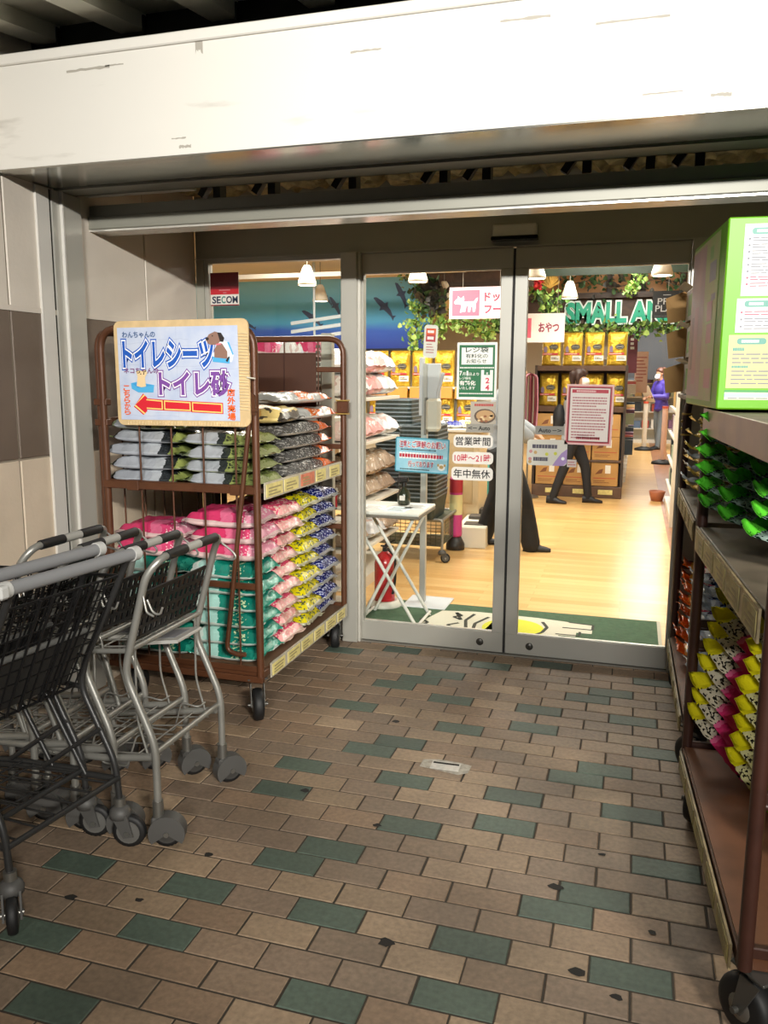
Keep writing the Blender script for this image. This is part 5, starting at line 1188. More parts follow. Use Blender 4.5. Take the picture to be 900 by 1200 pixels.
t, w, h = board('red_price_card', 'red price card on the lower wall shelf beside the folding table', 'card', -1.5, -1.36, .60, .71, 1.0, .004, mat('red_card', '#b8303a', .5)); q = MB(); put_text(q, '×', -w*.8, -h*.6, -w*.1, h*.6, -.001, 0, .05); put_lines(q, 0, -h*.7, w*.8, h*.7, 2, -.001, 0, .6); q.obj('print', I_wh, t)
# shelf back right behind the fixed window
t = shelf_unit('white perforated shelf back standing behind the fixed window', -1.72, -1.14, .36, .62, [.3, .62, .95, 1.28], 1.62, '-y')
u = MB(); u.box((-1.205, .31, 0), (-1.135, .36, 1.79), 0, .004); 
u.obj('slotted_upright', mat('upright_cream', '#b9b5a8', .4), t)
u = MB()
for i in range(46):
    z = .12+i*.036; u.box((-1.25, .3365, z), (-1.24, .34, z+.018), 0); u.box((-1.23, .3365, z), (-1.22, .34, z+.018), 0)
u.obj('slot', mat('slot_dark', '#5b574e', .7), t)['kind'] = 'stuff'
for i, (x, c, lb) in enumerate([(-1.62, P_pink, 'red and white bag on the shelf top behind the brown plate'), (-1.42, P_soft[0], 'white bag on the shelf top behind the window'), (-1.33, P_pink, 'red bag at the end of the shelf top by the upright')]):
    me = pillow(.22, .2, .13, 300+i, noise=.01).mesh('shelf_top_bag', [c]); o = bpy.data.objects.new('shelf_top_bag', me); COL.objects.link(o); o.location = (x, .49, 1.625); tag(o, lb, 'bag', 'bags along the shelf top')
b_ = MB(); b_.box((-1.72, .345, 1.6), (-1.24, .62, 1.622)); b_.obj('top_board', M_shelf, bpy.data.objects['shelf_unit.001'])

# ------------------------------------------------------------------ gold food bags
P_gold = packmat('gold_foil', [(0, '#dcb63c'), (.9, '#e6c450')], rough=.27, bump=1.0, bscale=24, metal=.6)
M_goldb = P_gold
def food_bag(w=.245, h=.42, d=.12, seed=1):
    b_ = MB(); r = random.Random(seed); nx, nz = 10, 14
    fr, bk2 = [], []
    for j in range(nz+1):
        v = j/nz
        for i in range(nx+1):
            u = -1+2*i/nx
            th = d/2*(1-abs(u)**3)**.5*min(1, ((1-v)/.22)**.7)*(1 if v > .02 else .9)
            x = u*w/2*(1-.03*math.sin(v*PI)); z = v*h
            n_ = .006*math.sin(9*u+7*v+seed)+.004*math.sin(17*v-6*u+2*seed)
            fr.append((x, -th-n_*(th > .01), z)); bk2.append((x, th, z))
    k = nx+1; m = len(fr); fs = []
    for j in range(nz):
        for i in range(nx): a = j*k+i; fs.append((a, a+1, a+1+k, a+k)); fs.append((m+a, m+a+k, m+a+1+k, m+a+1))
        fs.append((j*k, (j+1)*k, m+(j+1)*k, m+j*k)); a = j*k+nx; fs.append((a, m+a, m+a+k, a+k))
    for i in range(nx): fs.append((i, m+i, m+i+1, i+1)); a = nz*k+i; fs.append((a, a+1, m+a+1, m+a))
    b_.add(fr+bk2, fs, 0, True)
    return b_
def food_proto(seed):
    t = thing('food_bag', 'x', 'bag', (0, 0, 0)); food_bag(seed=seed).obj('pouch', P_gold, t)
    q = MB(); face(q, disc(.035, .235, .055, .035), -.0665, 0); face(q, disc(.035, .235, .046, .027), -.067, 1); face(q, disc(.035, .235, .042, .023), -.0675, 0); put_lines(q, .0, .228, .07, .243, 1, -.068, 1, .7)
    rect(q, -.10, .135, .09, .16, -.066, 2); put_lines(q, -.09, .142, .06, .152, 1, -.0665, 3, .6); face(q, [(-.085, .17), (-.05, .165), (-.045, .22), (-.065, .25), (-.09, .225)], -.066, 4); rect(q, .0, .06, .115, .125, -.066, 3); put_lines(q, .01, .075, .1, .11, 2, -.0665, 0, .5)
    q.obj('print', [mat('foil_black', '#1b1a18', .4), mat('foil_grey', '#9a978d', .4), mat('foil_red', '#b8343f', .4), mat('foil_white', '#e6e2d8', .5), mat('foil_mauve', '#7d6a86', .5)], t)
    return t
gp = [food_proto(3), food_proto(8)]
def goldrow(xs, y, z, fmt, group, names):
    global first
    for i, x in enumerate(xs):
        o = dup(gp[i % 2]); o.location = (x, y+R.uniform(-.01, .01), z); o.rotation_euler = (0, 0, R.uniform(-.06, .06)); o['label'] = fmt % names[i]; o['group'] = group
four = ['first from the left', 'second from the left', 'third from the left', 'fourth from the left']
# rack behind the grey jacketed person
t = thing('display_rack', 'brown wooden rack of gold food bags and cartons behind the grey jacket person', 'rack', (-.05, 6.42, 0))
w_ = mat('rack_wood', '#5d4433', .5, var=.15, vscale=10)
for z0_, z1_ in ((1.62, 1.685), (1.10, 1.17), (.46, .49)): s = MB(); s.box((-.55, 0, z0_), (.55, .42, z1_), 0, .004); s.obj('shelf_board', w_, t)
s = MB(); s.box((-.57, -.02, .0), (.57, .44, .15), 0, .006); s.obj('plinth', w_, t)
for x in (-.56, .56): s = MB(); s.box((x-.015, -.01, .15), (x+.015, .43, 1.69), 0); s.obj('side_panel', mat('rack_dark', '#3a2d25', .5), t)
s = MB(); s.box((-.55, .42, .15), (.55, .44, 1.69), 0); s.obj('back_panel', w_, t)
for x in (-.3, .05, .37): s = MB(); s.box((x-.09, -.028, .05), (x+.09, -.02, .11), 0); s.obj('price_card', M_cardy, t)
goldrow([-.44, -.17, .1, .38], 6.56, 1.687, 'gold foil food bag on the rack top, %s', 'gold bags on the rack top', four)
goldrow([-.46, -.18, .11, .39], 6.56, 1.172, 'gold foil food bag on the second rack shelf, %s', 'gold bags on the second rack shelf', four)
M_ctn = mat('carton_kraft', '#b98b4e', .6, var=.06, vscale=10); M_cpr = mat('carton_print', '#7d4b2a', .6); M_cprr = mat('carton_red', '#b85a3c', .6)
def carton(x, y, z, w, d, h, label, group):
    t = thing('kraft_carton', label, 'carton', (x, y, z), 0, group)
    b_ = MB(); b_.box((-w/2, 0, 0), (w/2, d, h), 0, .004); b_.obj('box', M_ctn, t)
    q = MB(); rect(q, -w*.42, h*.32, w*.42, h*.36, -.001, 1); put_lines(q, -w*.4, h*.12, w*.2, h*.26, 2, -.001, 0, .4); face(q, [(-w*.35, h*.5), (-w*.1, h*.55), (-w*.05, h*.75), (-w*.2, h*.7)], -.001, 0); rect(q, w*.02, h*.55, w*.22, h*.9, -.001, 2); q.obj('print', [M_cpr, M_cprr, mat('foil_white')], t)
for i, x in enumerate((-.36, 0, .35)):
    carton(-.05+x, 6.43, .155, .335, .36, .30, 'kraft carton on the rack plinth, '+['by the trouser legs', 'middle', 'right end with a white label'][i], 'cartons on the rack')
    carton(-.05+x, 6.43, .492, .335, .36, .29, 'kraft carton on the lower rack shelf, '+['left end', 'middle', 'right end'][i]+', lower layer', 'cartons on the rack')
    carton(-.05+x, 6.43, .785, .335, .36, .29, 'kraft carton on the lower rack shelf, '+['left end', 'middle', 'right end'][i]+', upper layer', 'cartons on the rack')
# gold bags seen over the basket stacks
t = shelf_unit('white shelves of gold food bags beyond the shopping baskets', -2.95, -1.0, 5.0, 5.45, [.35, .95, 1.42], 1.5, '+y')
six = ['leftmost', 'second from the left', 'third from the left', 'fourth from the left', 'fifth from the left', 'rightmost']
goldrow([-2.6, -2.33, -2.06, -1.79, -1.52, -1.25], 5.1, 1.422, 'gold food bag on the top shelf beyond the baskets, %s', 'gold bags beyond the baskets', six)
goldrow([-2.6, -2.33, -2.06, -1.79, -1.52, -1.25], 5.1, .952, 'gold food bag on the middle shelf beyond the baskets, %s', 'gold bags beyond the baskets', six)
for g_ in gp:
    for c in kids(g_): bpy.data.objects.remove(c)
    bpy.data.objects.remove(g_)
for i in range(6):
    o = MB().box((-.12, 0, 0), (.12, .02, .13), 0, .004).obj('tilted_box', [mat('box_orange', '#d98a3c', .5), I_wh]); o.location = (-2.6+.27*i, 4.965, 1.29); o.rotation_euler = (-.1, 0, 0)
    tag(o, f'orange display box below the top gold bags, {six[i]}', 'box', 'orange boxes under the gold bags')

# ------------------------------------------------------------------ counter, display plinth, wrapped roll
t = thing('counter', 'low beige counter under packets beyond the sign stand', 'counter', (-.98, 3.5, 0)); b_ = MB(); b_.box((-.35, 0, 0), (.18, .5, 1.0), 0, .006); b_.box((-.37, -.02, 1.0), (.2, .52, 1.03), 1, .004); b_.obj('cabinet', [mat('counter_beige', '#c9b693', .5), mat('counter_top', '#d9d2c2', .4)], t); b_ = MB(); b_.box((-.3, -.008, .3), (.12, 0, .9), 0, .004); b_.obj('door', mat('counter_door', '#bba680', .5), t)
for i in range(6):
    me = pillow(.16, .12, .07, 400+i, noise=.008).mesh('small_packet', [[P_soft[0], P_soft[2], P_blue, P_soft[0], P_sy, P_bl][i]]); o = bpy.data.objects.new('small_packet', me); COL.objects.link(o); o.location = (-1.25+.085*i, 3.62+.1*(i % 2), 1.03+.0*i); o.rotation_euler = (0, 0, .5*i)
    tag(o, ['clear white packet at the left end of the beige counter', 'dark brown packet on the beige counter', 'navy packet on the beige counter', 'second clear white packet on the beige counter', 'cream packet on the beige counter', 'pale blue packet at the right end of the beige counter'][i], 'packet', 'packets on the beige counter')
t = thing('display_plinth', 'long low white plinth with dark slabs on it, beside the dark trousers', 'plinth', (-.70, 2.8, 0), .05); b_ = MB(); b_.box((-.17, 0, 0), (.1, 1.7, .19), 0, .004); b_.obj('body', mat('plinth_white', '#d6d0c0', .5), t)
for i in range(5):
    b_ = MB(); b_.box((-.12, .12+.32*i, .191), (.06, .28+.32*i, .2+.02*i), 0, .003); b_.obj('slab', mat('slab_dark', '#4a443e', .5), t)
t = thing('wrapped_roll', 'slim upright pink and cream wrapped roll leaning by the plinth', 'roll', (-.86, 2.72, 0)); b_ = MB(); b_.lathe([(0, .12), (.055, .12), (.06, .14), (.06, .3), (.058, .6), (.05, .66), (0, .66)], n=16, m=0); b_.lathe([(.0605, .32), (.0612, .5)], n=16, m=1); b_.lathe([(.0605, .52), (.061, .64)], n=16, m=2); b_.obj('wrapper', [mat('roll_pink', '#c23f86', .3), mat('roll_cream', '#d8cf9a', .4), mat('roll_red', '#a82e3a', .4)], t); b_ = MB(); b_.lathe([(0, 0), (.085, 0), (.085, .05), (.05, .12), (0, .12)], n=16); b_.obj('foot', mat('foot_dark', '#2b2622', .5), t)
for i, (x, y, c) in enumerate([(-.92, 4.75, '#3f8f86'), (-.8, 4.85, '#d99a9a'), (-.7, 4.75, '#e0b070'), (-1.05, 4.8, '#cfc9bf')]):
    b_ = MB(); b_.lathe([(0, 0), (.07, 0), (.075, .02), (.07, .3), (.03, .36), (.03, .40), (0, .40)], n=14); o = b_.obj('shampoo_bottle', mat('bottle'+c[1:], c, .3)); o.location = (x, y, .2); tag(o, ['teal bottle', 'rosy bottle', 'amber bottle', 'grey bottle'][i]+' standing on the low step beyond the plinth', 'bottle', 'bottles beyond the plinth')
t = thing('low_step', 'low white step carrying the tall bottles beyond the plinth', 'step', (0, 0, 0)); b_ = MB(); b_.box((-1.15, 4.6, 0), (-.6, 4.98, .2), 0, .004); b_.obj('step', M_shelf, t)
# hanging umbrellas / leads between the person and the rack
t = thing('lead_stand', 'stand of hanging dark red dog leads left of the gold bag rack', 'stand', (-.66, 6.2, 0)); b_ = MB(); b_.cyl((0, 0, 0), (0, 0, 1.6), .012); b_.lathe([(0, 0), (.16, 0), (.15, .02), (0, .03)]); b_.obj('pole', M_zinc, t)
for i in range(9): b_ = MB(); a = 2*PI*i/9; x, y = .09*math.cos(a), .09*math.sin(a); b_.tube([(0, 0, 1.58), (x, y, 1.56), (x*1.2, y*1.2, 1.2), (x, y, .75), (x*.6, y*.6, .95)], .012, 6, fillet=.1); b_.obj('lead', mat('lead_red', '#6a2430', .5) if i % 3 else mat('lead_pink', '#c98a9a', .5), t)

# ------------------------------------------------------------------ hanging signs
t, w, h = board('hanging_sign', 'pink hanging sign with a white dog and dog food lettering', 'sign', -1.345, -.655, 2.155, 2.485, 4.5, .006, mat('sign_pink', '#f1d3d6', .45))
q = MB(); px0 = -w+.03; rect(q, px0, -h+.03, px0+.3, h-.03, -.001, 0)
def dg(pts, m=1): face(q, [(px0+.3*a, -h+.03+(2*h-.06)*b2) for a, b2 in pts], -.0016, m)
dg([(.07, .52), (.12, .62), (.2, .68), (.22, .78), (.28, .70), (.36, .70), (.42, .78), (.44, .64), (.42, .56), (.80, .56), (.86, .66), (.93, .70), (.92, .60), (.86, .48), (.86, .36), (.84, .16), (.76, .16), (.75, .34), (.68, .36), (.66, .16), (.58, .16), (.60, .38), (.52, .38), (.48, .16), (.40, .16), (.42, .34), (.36, .14), (.29, .14), (.35, .40), (.33, .44), (.22, .46), (.12, .46)])
put_text(q, 'ドッグ', px0+.35, .01, w-.03, h-.05, -.001, 2, .05); put_text(q, 'フード', px0+.35, -h+.05, w-.03, -.02, -.001, 2, .05)
q.obj('print', [mat('sign_rose', '#d25c74', .45), I_wh, mat('sign_wine', '#8f3550', .5)], t)
for x in (-.2, .2): q = MB(); q.tube([(x, .003, h), (x, .003, 2.92-(2.155+2.495)/2)], .002, 4); q.obj('cord', mat('cord_pale', '#b9b3a6', .5), t)
t, w, h = board('hanging_sign', 'white hanging sign reading おやつ over the gold bag rack', 'sign', -.72, -.155, 1.92, 2.235, 5.0, .006, mat('sign_white', '#eee4e2', .45))
q = MB(); rect(q, -w+.02, -h+.05, -w+.2, h-.05, -.001, 0); put_text(q, 'おやつ', -w+.28, -.05, w-.06, .06, -.001, 1, .04); q.obj('print', [mat('sign_rose'), mat('sign_wine')], t)
for x in (-.2, .2): q = MB(); q.tube([(x, .003, h), (x, .003, 2.92-(1.92+2.235)/2)], .002, 4); q.obj('cord', mat('cord_pale'), t)
t, w, h = board('black_sign', 'black hanging sign with silver serif lettering beside the animal letters', 'sign', .755, 1.06, 2.165, 2.445, 5.0, .006, mat('sign_black', '#14161a', .4))
q = MB(); put_text(q, 'PRO', -w+.05, .0, w-.05, .065, -.001, 0, .005); put_text(q, 'PLAN', -w+.03, -.075, w-.03, -.008, -.001, 0, .005); put_lines(q, -.05, .09, .06, .105, 1, -.001, 0, .5); put_lines(q, -w+.02, -h+.015, w-.02, -h+.022, 1, -.001, 1, .5); q.obj('lettering', [mat('sign_silver', '#b9bcc2', .4), mat('sign_grey', '#6b6e74', .5)], t)
q = MB(); q.tube([(0, .003, h), (0, .003, .6)], .002, 4); q.obj('cord', mat('cord_pale'), t)
t = thing('wall_lettering', 'large teal and white SMALL ANIMAL letters on the dark timber', 'lettering', (0, 6.98, 0))
q = MB(); sx0, sx1, sz0, sz1 = -.30, 1.50, 2.255, 2.50
put_text(q, 'SMALL ANIMAL', sx0, sz0, sx1, sz1, -.02, 0, .11, ref='SMALL ANIMAL'); put_text(q, 'SMALL ANIMAL', sx0, sz0, sx1, sz1, -.03, 1, .045, ref='SMALL ANIMAL'); q.obj('letters', [mat('letter_face_white', '#e9f2ec', .4), mat('letter_teal', '#1fa583', .4)], t)
tw = MB(); tw.box((-1.0, 7.0, 2.19), (3.5, 7.1, 2.58), 0); tw.box((-1.0, 6.9, 2.56), (3.5, 7.0, 2.63), 1); tw.box((-1.0, 7.05, 2.63), (3.5, 7.15, 2.92), 2)
for x in (.2, .62, 1.1, 1.6): tw.box((x, 6.98, 2.63), (x+.07, 7.05, 2.92), 1)
struct('beam_4', tw, [mat('dark_timber', '#4b3528', .6, var=.2, vscale=12), mat('beam_brown', '#3c2c22', .6), mat('ochre_panel', '#b07c4a', .6, var=.12, vscale=6)])
tw = MB(); tw.box((-1.6, 4.2, 2.70), (3.4, 4.24, 2.78), 0); tw.box((-1.6, 4.2, 2.86), (3.4, 4.24, 2.92), 1); struct('beam_5', tw, [mat('pale_rail', '#9aa08c', .5), mat('beam_brown')])
tw = MB(); tw.box((-1.95, 5.7, 2.66), (-.6, 5.76, 2.92), 0); tw.box((-1.95, 5.66, 2.6), (-.6, 5.76, 2.67), 1); struct('beam_6', tw, [mat('dark_timber'), mat('beam_brown')])
gp_ = MB(); gp_.box((-.6, 4.9, 2.62), (2.6, 4.92, 2.86), 0); o = gp_.obj('hanging_banner', mat('banner_green', '#41574a', .4, col2='#2c4030', vscale=5)); tag(o, 'long translucent green leaf print banner under the ceiling', 'banner')

# ------------------------------------------------------------------ artificial greenery
def leaves(spots, n, spread, size, mats, seed, drop=0):
    r = random.Random(seed); b_ = MB()
    for (x, y, z) in spots:
        for _ in range(n):
            p = Vector((x+r.gauss(0, spread), y+r.gauss(0, spread*.6), z+r.gauss(0, spread)-drop*r.random()))
            m = Matrix.Translation(p) @ Matrix.Rotation(r.uniform(0, 6.28), 4, 'Z') @ Matrix.Rotation(r.uniform(-1.2, 1.2), 4, 'X')
            s = size*r.uniform(.6, 1.3); b_.T = m
            b_.add([(0, 0, 0), (s*.5, .2*s, s*.35), (s*.35, 0, s*.8), (0, -.15*s, s*1.1), (-s*.35, 0, s*.8), (-s*.5, .2*s, s*.35)], [(0, 1, 2, 3), (0, 3, 4, 5)], r.randrange(len(mats)))
    b_.T = Matrix()
    return b_
G1, G2, G3, G4 = mat('leaf_light', '#a9c46a', .5), mat('leaf_mid', '#6f9a48', .5), mat('leaf_dark', '#35502c', .5), mat('leaf_black', '#2d2a24', .5)
def ivy(label, spots, n, spread, size, mats, seed, name='hanging_ivy', drop=0):
    t = thing(name, label, 'artificial plant', (0, 0, 0)); b_ = leaves(spots, n, spread, size, mats, seed, drop); b_.obj('leaf_mass', mats, t)
    s = MB(); s.tube([(p[0], p[1], p[2]) for p in spots], .008, 5); s.obj('stem', mat('stem_brown', '#4a3b28', .7), t)
ivy('pale green artificial ivy hanging over the gold bags beside the mural', [(-1.86, 5.2, 2.35), (-1.9, 5.2, 2.15), (-1.92, 5.2, 1.95), (-1.6, 5.2, 2.1), (-1.66, 5.2, 2.3), (-1.4, 5.2, 2.2), (-1.2, 5.2, 2.12), (-1.05, 5.2, 2.05)], 60, .065, .06, [G1, G2, G1], 1, drop=.05)
ivy('dark spiky artificial plant above the pale ivy', [(-1.72, 5.1, 2.5), (-1.66, 5.1, 2.4), (-1.7, 5.1, 2.32)], 55, .065, .1, [G4, G3, G4], 2, 'hanging_fern')
ivy('brownish artificial vine climbing from the mural top to the dark plant', [(-2.05, 5.3, 2.72), (-1.95, 5.3, 2.6), (-1.88, 5.3, 2.48)], 40, .05, .05, [G2, G3, mat('leaf_brown', '#7d7442', .6)], 3)
ivy('green artificial garland running below the animal lettering', [(-.35+.14*i, 6.88, 2.125+.03*math.sin(i*1.7)) for i in range(14)], 34, .05, .06, [G1, G2, G3], 4)
ivy('green artificial vine hanging left of the animal lettering', [(-.62, 6.0, 2.6), (-.55, 6.0, 2.48), (-.45, 6.0, 2.42), (-.35, 6.0, 2.4), (-.4, 6.0, 2.3)], 40, .06, .06, [G1, G2, G3], 5)
ivy('narrow artificial vine hanging beside the right pendant lamp', [(.62, 5.6, 2.85), (.6, 5.6, 2.7), (.57, 5.6, 2.58), (.52, 5.6, 2.5)], 34, .035, .05, [G1, G2], 6)
ivy('dark artificial foliage along the timber beam', [(-.3+.28*i, 6.8, 2.72+.06*math.sin(i*2.1)) for i in range(8)], 30, .08, .07, [G3, G4, G3], 7)
ivy('dark green artificial leaves behind the dog food sign', [(-.95, 5.4, 2.15), (-.85, 5.4, 2.08), (-.78, 5.4, 2.0)], 40, .06, .07, [G3, G2], 8)
rf_ = leaves([(-.58, 5.9, 2.62)], 40, .03, .05, [mat('flower_red', '#c22a2e', .5)], 9).obj('artificial_flower', mat('flower_red')); tag(rf_, 'red artificial flower above the white snack sign', 'artificial flower')
gs = MB()
for i in range(16): a = -1.2+2.4*i/15; gs.tube([(-.42, 5.9, 2.6), (-.42+.12*math.sin(a), 5.9+R.uniform(-.04, .04), 2.6+.16*math.cos(a))], .006, 4)
o = gs.obj('artificial_grass', mat('grass_straw', '#b08a3e', .6)); tag(o, 'straw coloured artificial grass tuft beside the red flower', 'artificial plant')

# ------------------------------------------------------------------ ocean mural with dolphins
t = thing('hanging_mural', 'blue ocean mural with leaping dolphins high on the left', 'mural', (0, 6.0, 0))
mm = bpy.data.materials.new('ocean_print'); mm.use_nodes = True; nt = mm.node_tree; b = nt.nodes['Principled BSDF']
tc = nt.nodes.new('ShaderNodeTexCoord'); sp = nt.nodes.new('ShaderNodeSeparateXYZ'); nt.links.new(tc.outputs['Generated'], sp.inputs[0]); n = nt.nodes.new('ShaderNodeTexNoise'); n.inputs['Scale'].default_value = 5; n.inputs['Detail'].default_value = 5
nt.links.new(tc.outputs['Generated'], n.inputs['Vector']); ad = nt.nodes.new('ShaderNodeMath'); ad.operation = 'MULTIPLY_ADD'; ad.inputs[1].default_value = .12; nt.links.new(n.outputs['Fac'], ad.inputs[0]); nt.links.new(sp.outputs['Z'], ad.inputs[2])
r = nt.nodes.new('ShaderNodeValToRGB')
for _ in range(3): r.color_ramp.elements.new(.5)
for e, (p, c) in zip(r.color_ramp.elements, [(.1, '#2546b0'), (.32, '#2c60d2'), (.44, '#4aa8e0'), (.7, '#4f9fc4'), (1, '#74b4cc')]): e.position = p; e.color = lin(c)
nt.links.new(ad.outputs[0], r.inputs[0]); nt.links.new(r.outputs[0], b.inputs['Base Color']); b.inputs['Roughness'].default_value = .5
b_ = MB(); b_.box((-6.4, 0, 1.9), (-1.93, .03, 2.80), 0); b_.obj('panel', mm, t)
b_ = MB(); b_.box((-6.4, -.01, 1.83), (-1.93, .04, 1.9), 0); b_.obj('bottom_trim', mat('trim_dark', '#1d2233', .5), t)
dol = [(-.5, .08), (-.42, .14), (-.2, .16), (-.05, .15), (.02, .26), (.1, .14), (.3, .08), (.45, -.02), (.56, .06), (.54, -.06), (.58, -.16), (.44, -.09), (.2, -.06), (.05, -.06), (-.06, -.18), (-.1, -.05), (-.35, .0), (-.5, .04)]
for x, z, s, a in [(-3.55, 2.30, .33, .5), (-3.22, 2.45, .28, .9), (-2.95, 2.35, .34, 1.0), (-3.35, 2.55, .22, .6), (-2.55, 2.42, .36, -.75+1.4), (-2.32, 2.58, .32, 1.0), (-4.5, 2.22, .25, .2)]:
    q = MB(); ca_, sa_ = math.cos(a+PI), math.sin(a+PI)
    face(q, [(x+s*(u*math.cos(-a)-v*math.sin(-a)), z+s*(u*math.sin(-a)+v*math.cos(-a))) for u, v in dol], -.002, 0); q.obj('dolphin', mat('dolphin_navy', '#273a63', .5), t)
t = thing('hanging_rail', 'white three slat rail hanging on a pole before the mural', 'rail', (-3.0, 5.0, 2.02)); b_ = MB()
for i in range(3): b_.T = Matrix.Translation((0, 0, .1*i-.02)) @ Matrix.Rotation(-.12, 4, 'Y'); b_.box((-.42, 0, 0), (.3, .02, .04), 0)
b_.T = Matrix(); b_.obj('slats', mat('rail_white', '#9fa9b0', .4), t); b_ = MB(); b_.cyl((-.12, .02, -.05), (-.12, .02, .86), .015); b_.obj('pole', mat('rail_white'), t)
rw = MB(); rw.box((-6.4, 4.6, 2.66), (-1.2, 4.64, 2.71)); struct('trim_6', rw, [M_wp])

# ------------------------------------------------------------------ pendant lamps and downlights
def pendant(x, y, z, label):
    t = thing('pendant_lamp', label, 'lamp', (x, y, z), 0, 'white pendant lamps')
    s = MB(); s.lathe([(.0, .20), (.03, .20), (.05, .17), (.095, .03), (.098, 0), (.09, .0), (.045, .165), (0, .175)], n=24); s.obj('shade', mat('shade_cream', '#cfc6b4', .5), t)
    s = MB(); s.lathe([(0, .004), (.088, .004), (.088, .02), (0, .05)], n=20); s.obj('bulb', mat('lamp_glow', '#fff4dd', emit=14), t)
    s = MB(); s.cyl((0, 0, .2), (0, 0, 2.92-z), .004, n=6); s.obj('cord', mat('cord_dark', '#6b6558', .5), t)
for i, (x, y, nm) in enumerate([(-2.67, 3.7, 'behind the fixed window, nearer one'), (-3.15, 5.3, 'in front of the mural, lower looking'), (-1.49, 3.7, 'at the top of the left sliding door'), (-1.6, 5.35, 'beside the dog food sign'), (-.338, 3.72, 'at the left top of the right sliding door'), (-.17, 5.7, 'above the teal S'), (.806, 3.78, 'at the right top of the right sliding door')]):
    pendant(x, y, 2.45 if i in (1, 3, 5) else 2.46, 'cream pendant lamp '+nm)
t = thing('ceiling_downlight', 'round glowing downlight in the ceiling behind the fixed window', 'lamp', (-3.35, 4.35, 2.9)); s = MB(); s.lathe([(.0, .0), (.13, 0), (.13, .018), (0, .018)], n=24); s.obj('diffuser', mat('lamp_glow'), t); s = MB(); s.lathe([(.13, .0), (.16, .0), (.16, .02), (.13, .02)], n=24); s.obj('ring', M_wp, t)

# ------------------------------------------------------------------ the far aisle
M_blk = mat('board_charcoal', '#3d4046', .5)
o = MB().box((.367, 15.4, 1.5), (2.2, 15.44, 2.8), 0, .005).obj('hanging_board', M_blk); tag(o, 'large charcoal hanging board above the far aisle', 'board')
t = shelf_unit('white wall shelves full of boxes at the end of the aisle', -.2, 2.9, 16.2, 16.6, [.35, .75, 1.1, 1.42, 1.72, 2.0], 2.3, '+y')
bx = [MB().box((-.08, 0, 0), (.08, .2, h_), 0, .004).mesh('merchandise_box', [mat('merch'+c[1:], c, .4)]) for c, h_ in (('#d9d6d0', .2), ('#5b6f8a', .17), ('#b8524a', .18), ('#2f3a44', .22), ('#a8b7a0', .16), ('#c9a56a', .19), ('#e8e4de', .14), ('#7d5a7a', .2))]
rb2 = random.Random(31)
for k, z in enumerate((.351, .751, 1.101, 1.421, 1.721)):
    for i in range(11):
        o = bpy.data.objects.new('merchandise_box', rb2.choice(bx)); COL.objects.link(o); o.location = (.1+.2*i+rb2.uniform(-.01, .01), 16.25, z); tag(o, 'small packaged box on the far wall shelves at the end of the aisle', 'box', 'boxes on the far wall shelves')
t = shelf_unit('gondola of small packs along the left of the far aisle', .12, .55, 8.2, 13.5, [.4, .85, 1.3], 1.6, '-x')
for k, z in enumerate((.401, .851, 1.301)):
    for i in range(9):
        o = bpy.data.objects.new('aisle_pack', rb2.choice(bx)); COL.objects.link(o); o.location = (.43, 8.4+.55*i, z); o.rotation_euler = (0, 0, -PI/2); tag(o, 'small pack on the gondola along the left of the far aisle', 'box', 'packs on the aisle gondola')
t, w, h = board('hanging_banner', 'wine red hanging banner beside the gold bag rack', 'banner', .50, .625, 1.6, 2.1, 7.2, .006, mat('banner_wine', '#6a2a34', .5)); q = MB(); put_text(q, '無料', -.035, .05, .035, .2, -.001, 0, .02) if False else put_lines(q, -.03, .05, .03, .22, 3, -.001, 0, .6); q.obj('print', mat('foil_white'), t)
t, w, h = board('hanging_poster', 'pale pink poster hanging beyond the wine red banner', 'poster', .60, .80, 1.3, 1.95, 9.5, .006, mat('poster_pale', '#e6d2cf', .5)); q = MB(); put_lines(q, -w*.8, -h*.5, w*.8, h*.8, 8, -.001, 0, .4); q.obj('print', mat('text_rose'), t)
for i, (x, y, lb) in enumerate([(.86, 14.1, 'white post on a black foot left of the purple jacket person'), (1.16, 11.2, 'white and coral post on a black foot right of the purple jacket person')]):
    t = thing('barrier_post', lb, 'post', (x, y, 0), 0, 'barrier posts in the far aisle'); b_ = MB(); b_.cyl((0, 0, .06), (0, 0, 1.0), .05, n=12); b_.obj('post', mat('post_white', '#d8d2c8', .4) if i == 0 else mat('post_coral', '#d9b09a', .4), t)
    b_ = MB(); b_.lathe([(0, 0), (.2, 0), (.19, .04), (.06, .08), (0, .08)]); b_.obj('foot', M_tyre, t); b_ = MB(); b_.cyl((0, 0, 1.0), (0, 0, 1.04), .055, n=12); b_.obj('cap', mat('cap_coral', '#c9553f', .4), t)
t = shelf_unit('white shelf end with green trim at the right of the aisle', 1.04, 1.5, 4.5, 6.3, [.3, .6, .9, 1.2], 1.6, '+x')
tr_ = MB(); tr_.box((1.03, 4.45, 0), (1.5, 4.5, 1.6), 0); tr_.box((1.035, 4.44, 1.5), (1.5, 4.45, 1.58), 1); tr_.obj('end_panel', [M_shelf, mat('trim_green', '#3f7d5a', .5)], t)
for k, z in enumerate((.301, .601, .901, 1.201)):
    for i in range(6):
        o = bpy.data.objects.new('aisle_pack', rb2.choice(bx)); COL.objects.link(o); o.location = (1.07, 4.62+.28*i, z); o.rotation_euler = (0, 0, -PI/2); tag(o, 'small pack on the white shelves at the right of the aisle', 'box', 'packs on the right aisle shelves')
t = thing('snack_basket', 'round terracotta basket on the floor at the right aisle edge', 'basket', (.955, 6.4, 0)); b_ = MB(); b_.lathe([(0, 0), (.07, 0), (.1, .12), (.095, .13), (.085, .12), (.06, .01), (0, .01)]); b_.obj('bowl', mat('terracotta', '#a8664a', .5), t)
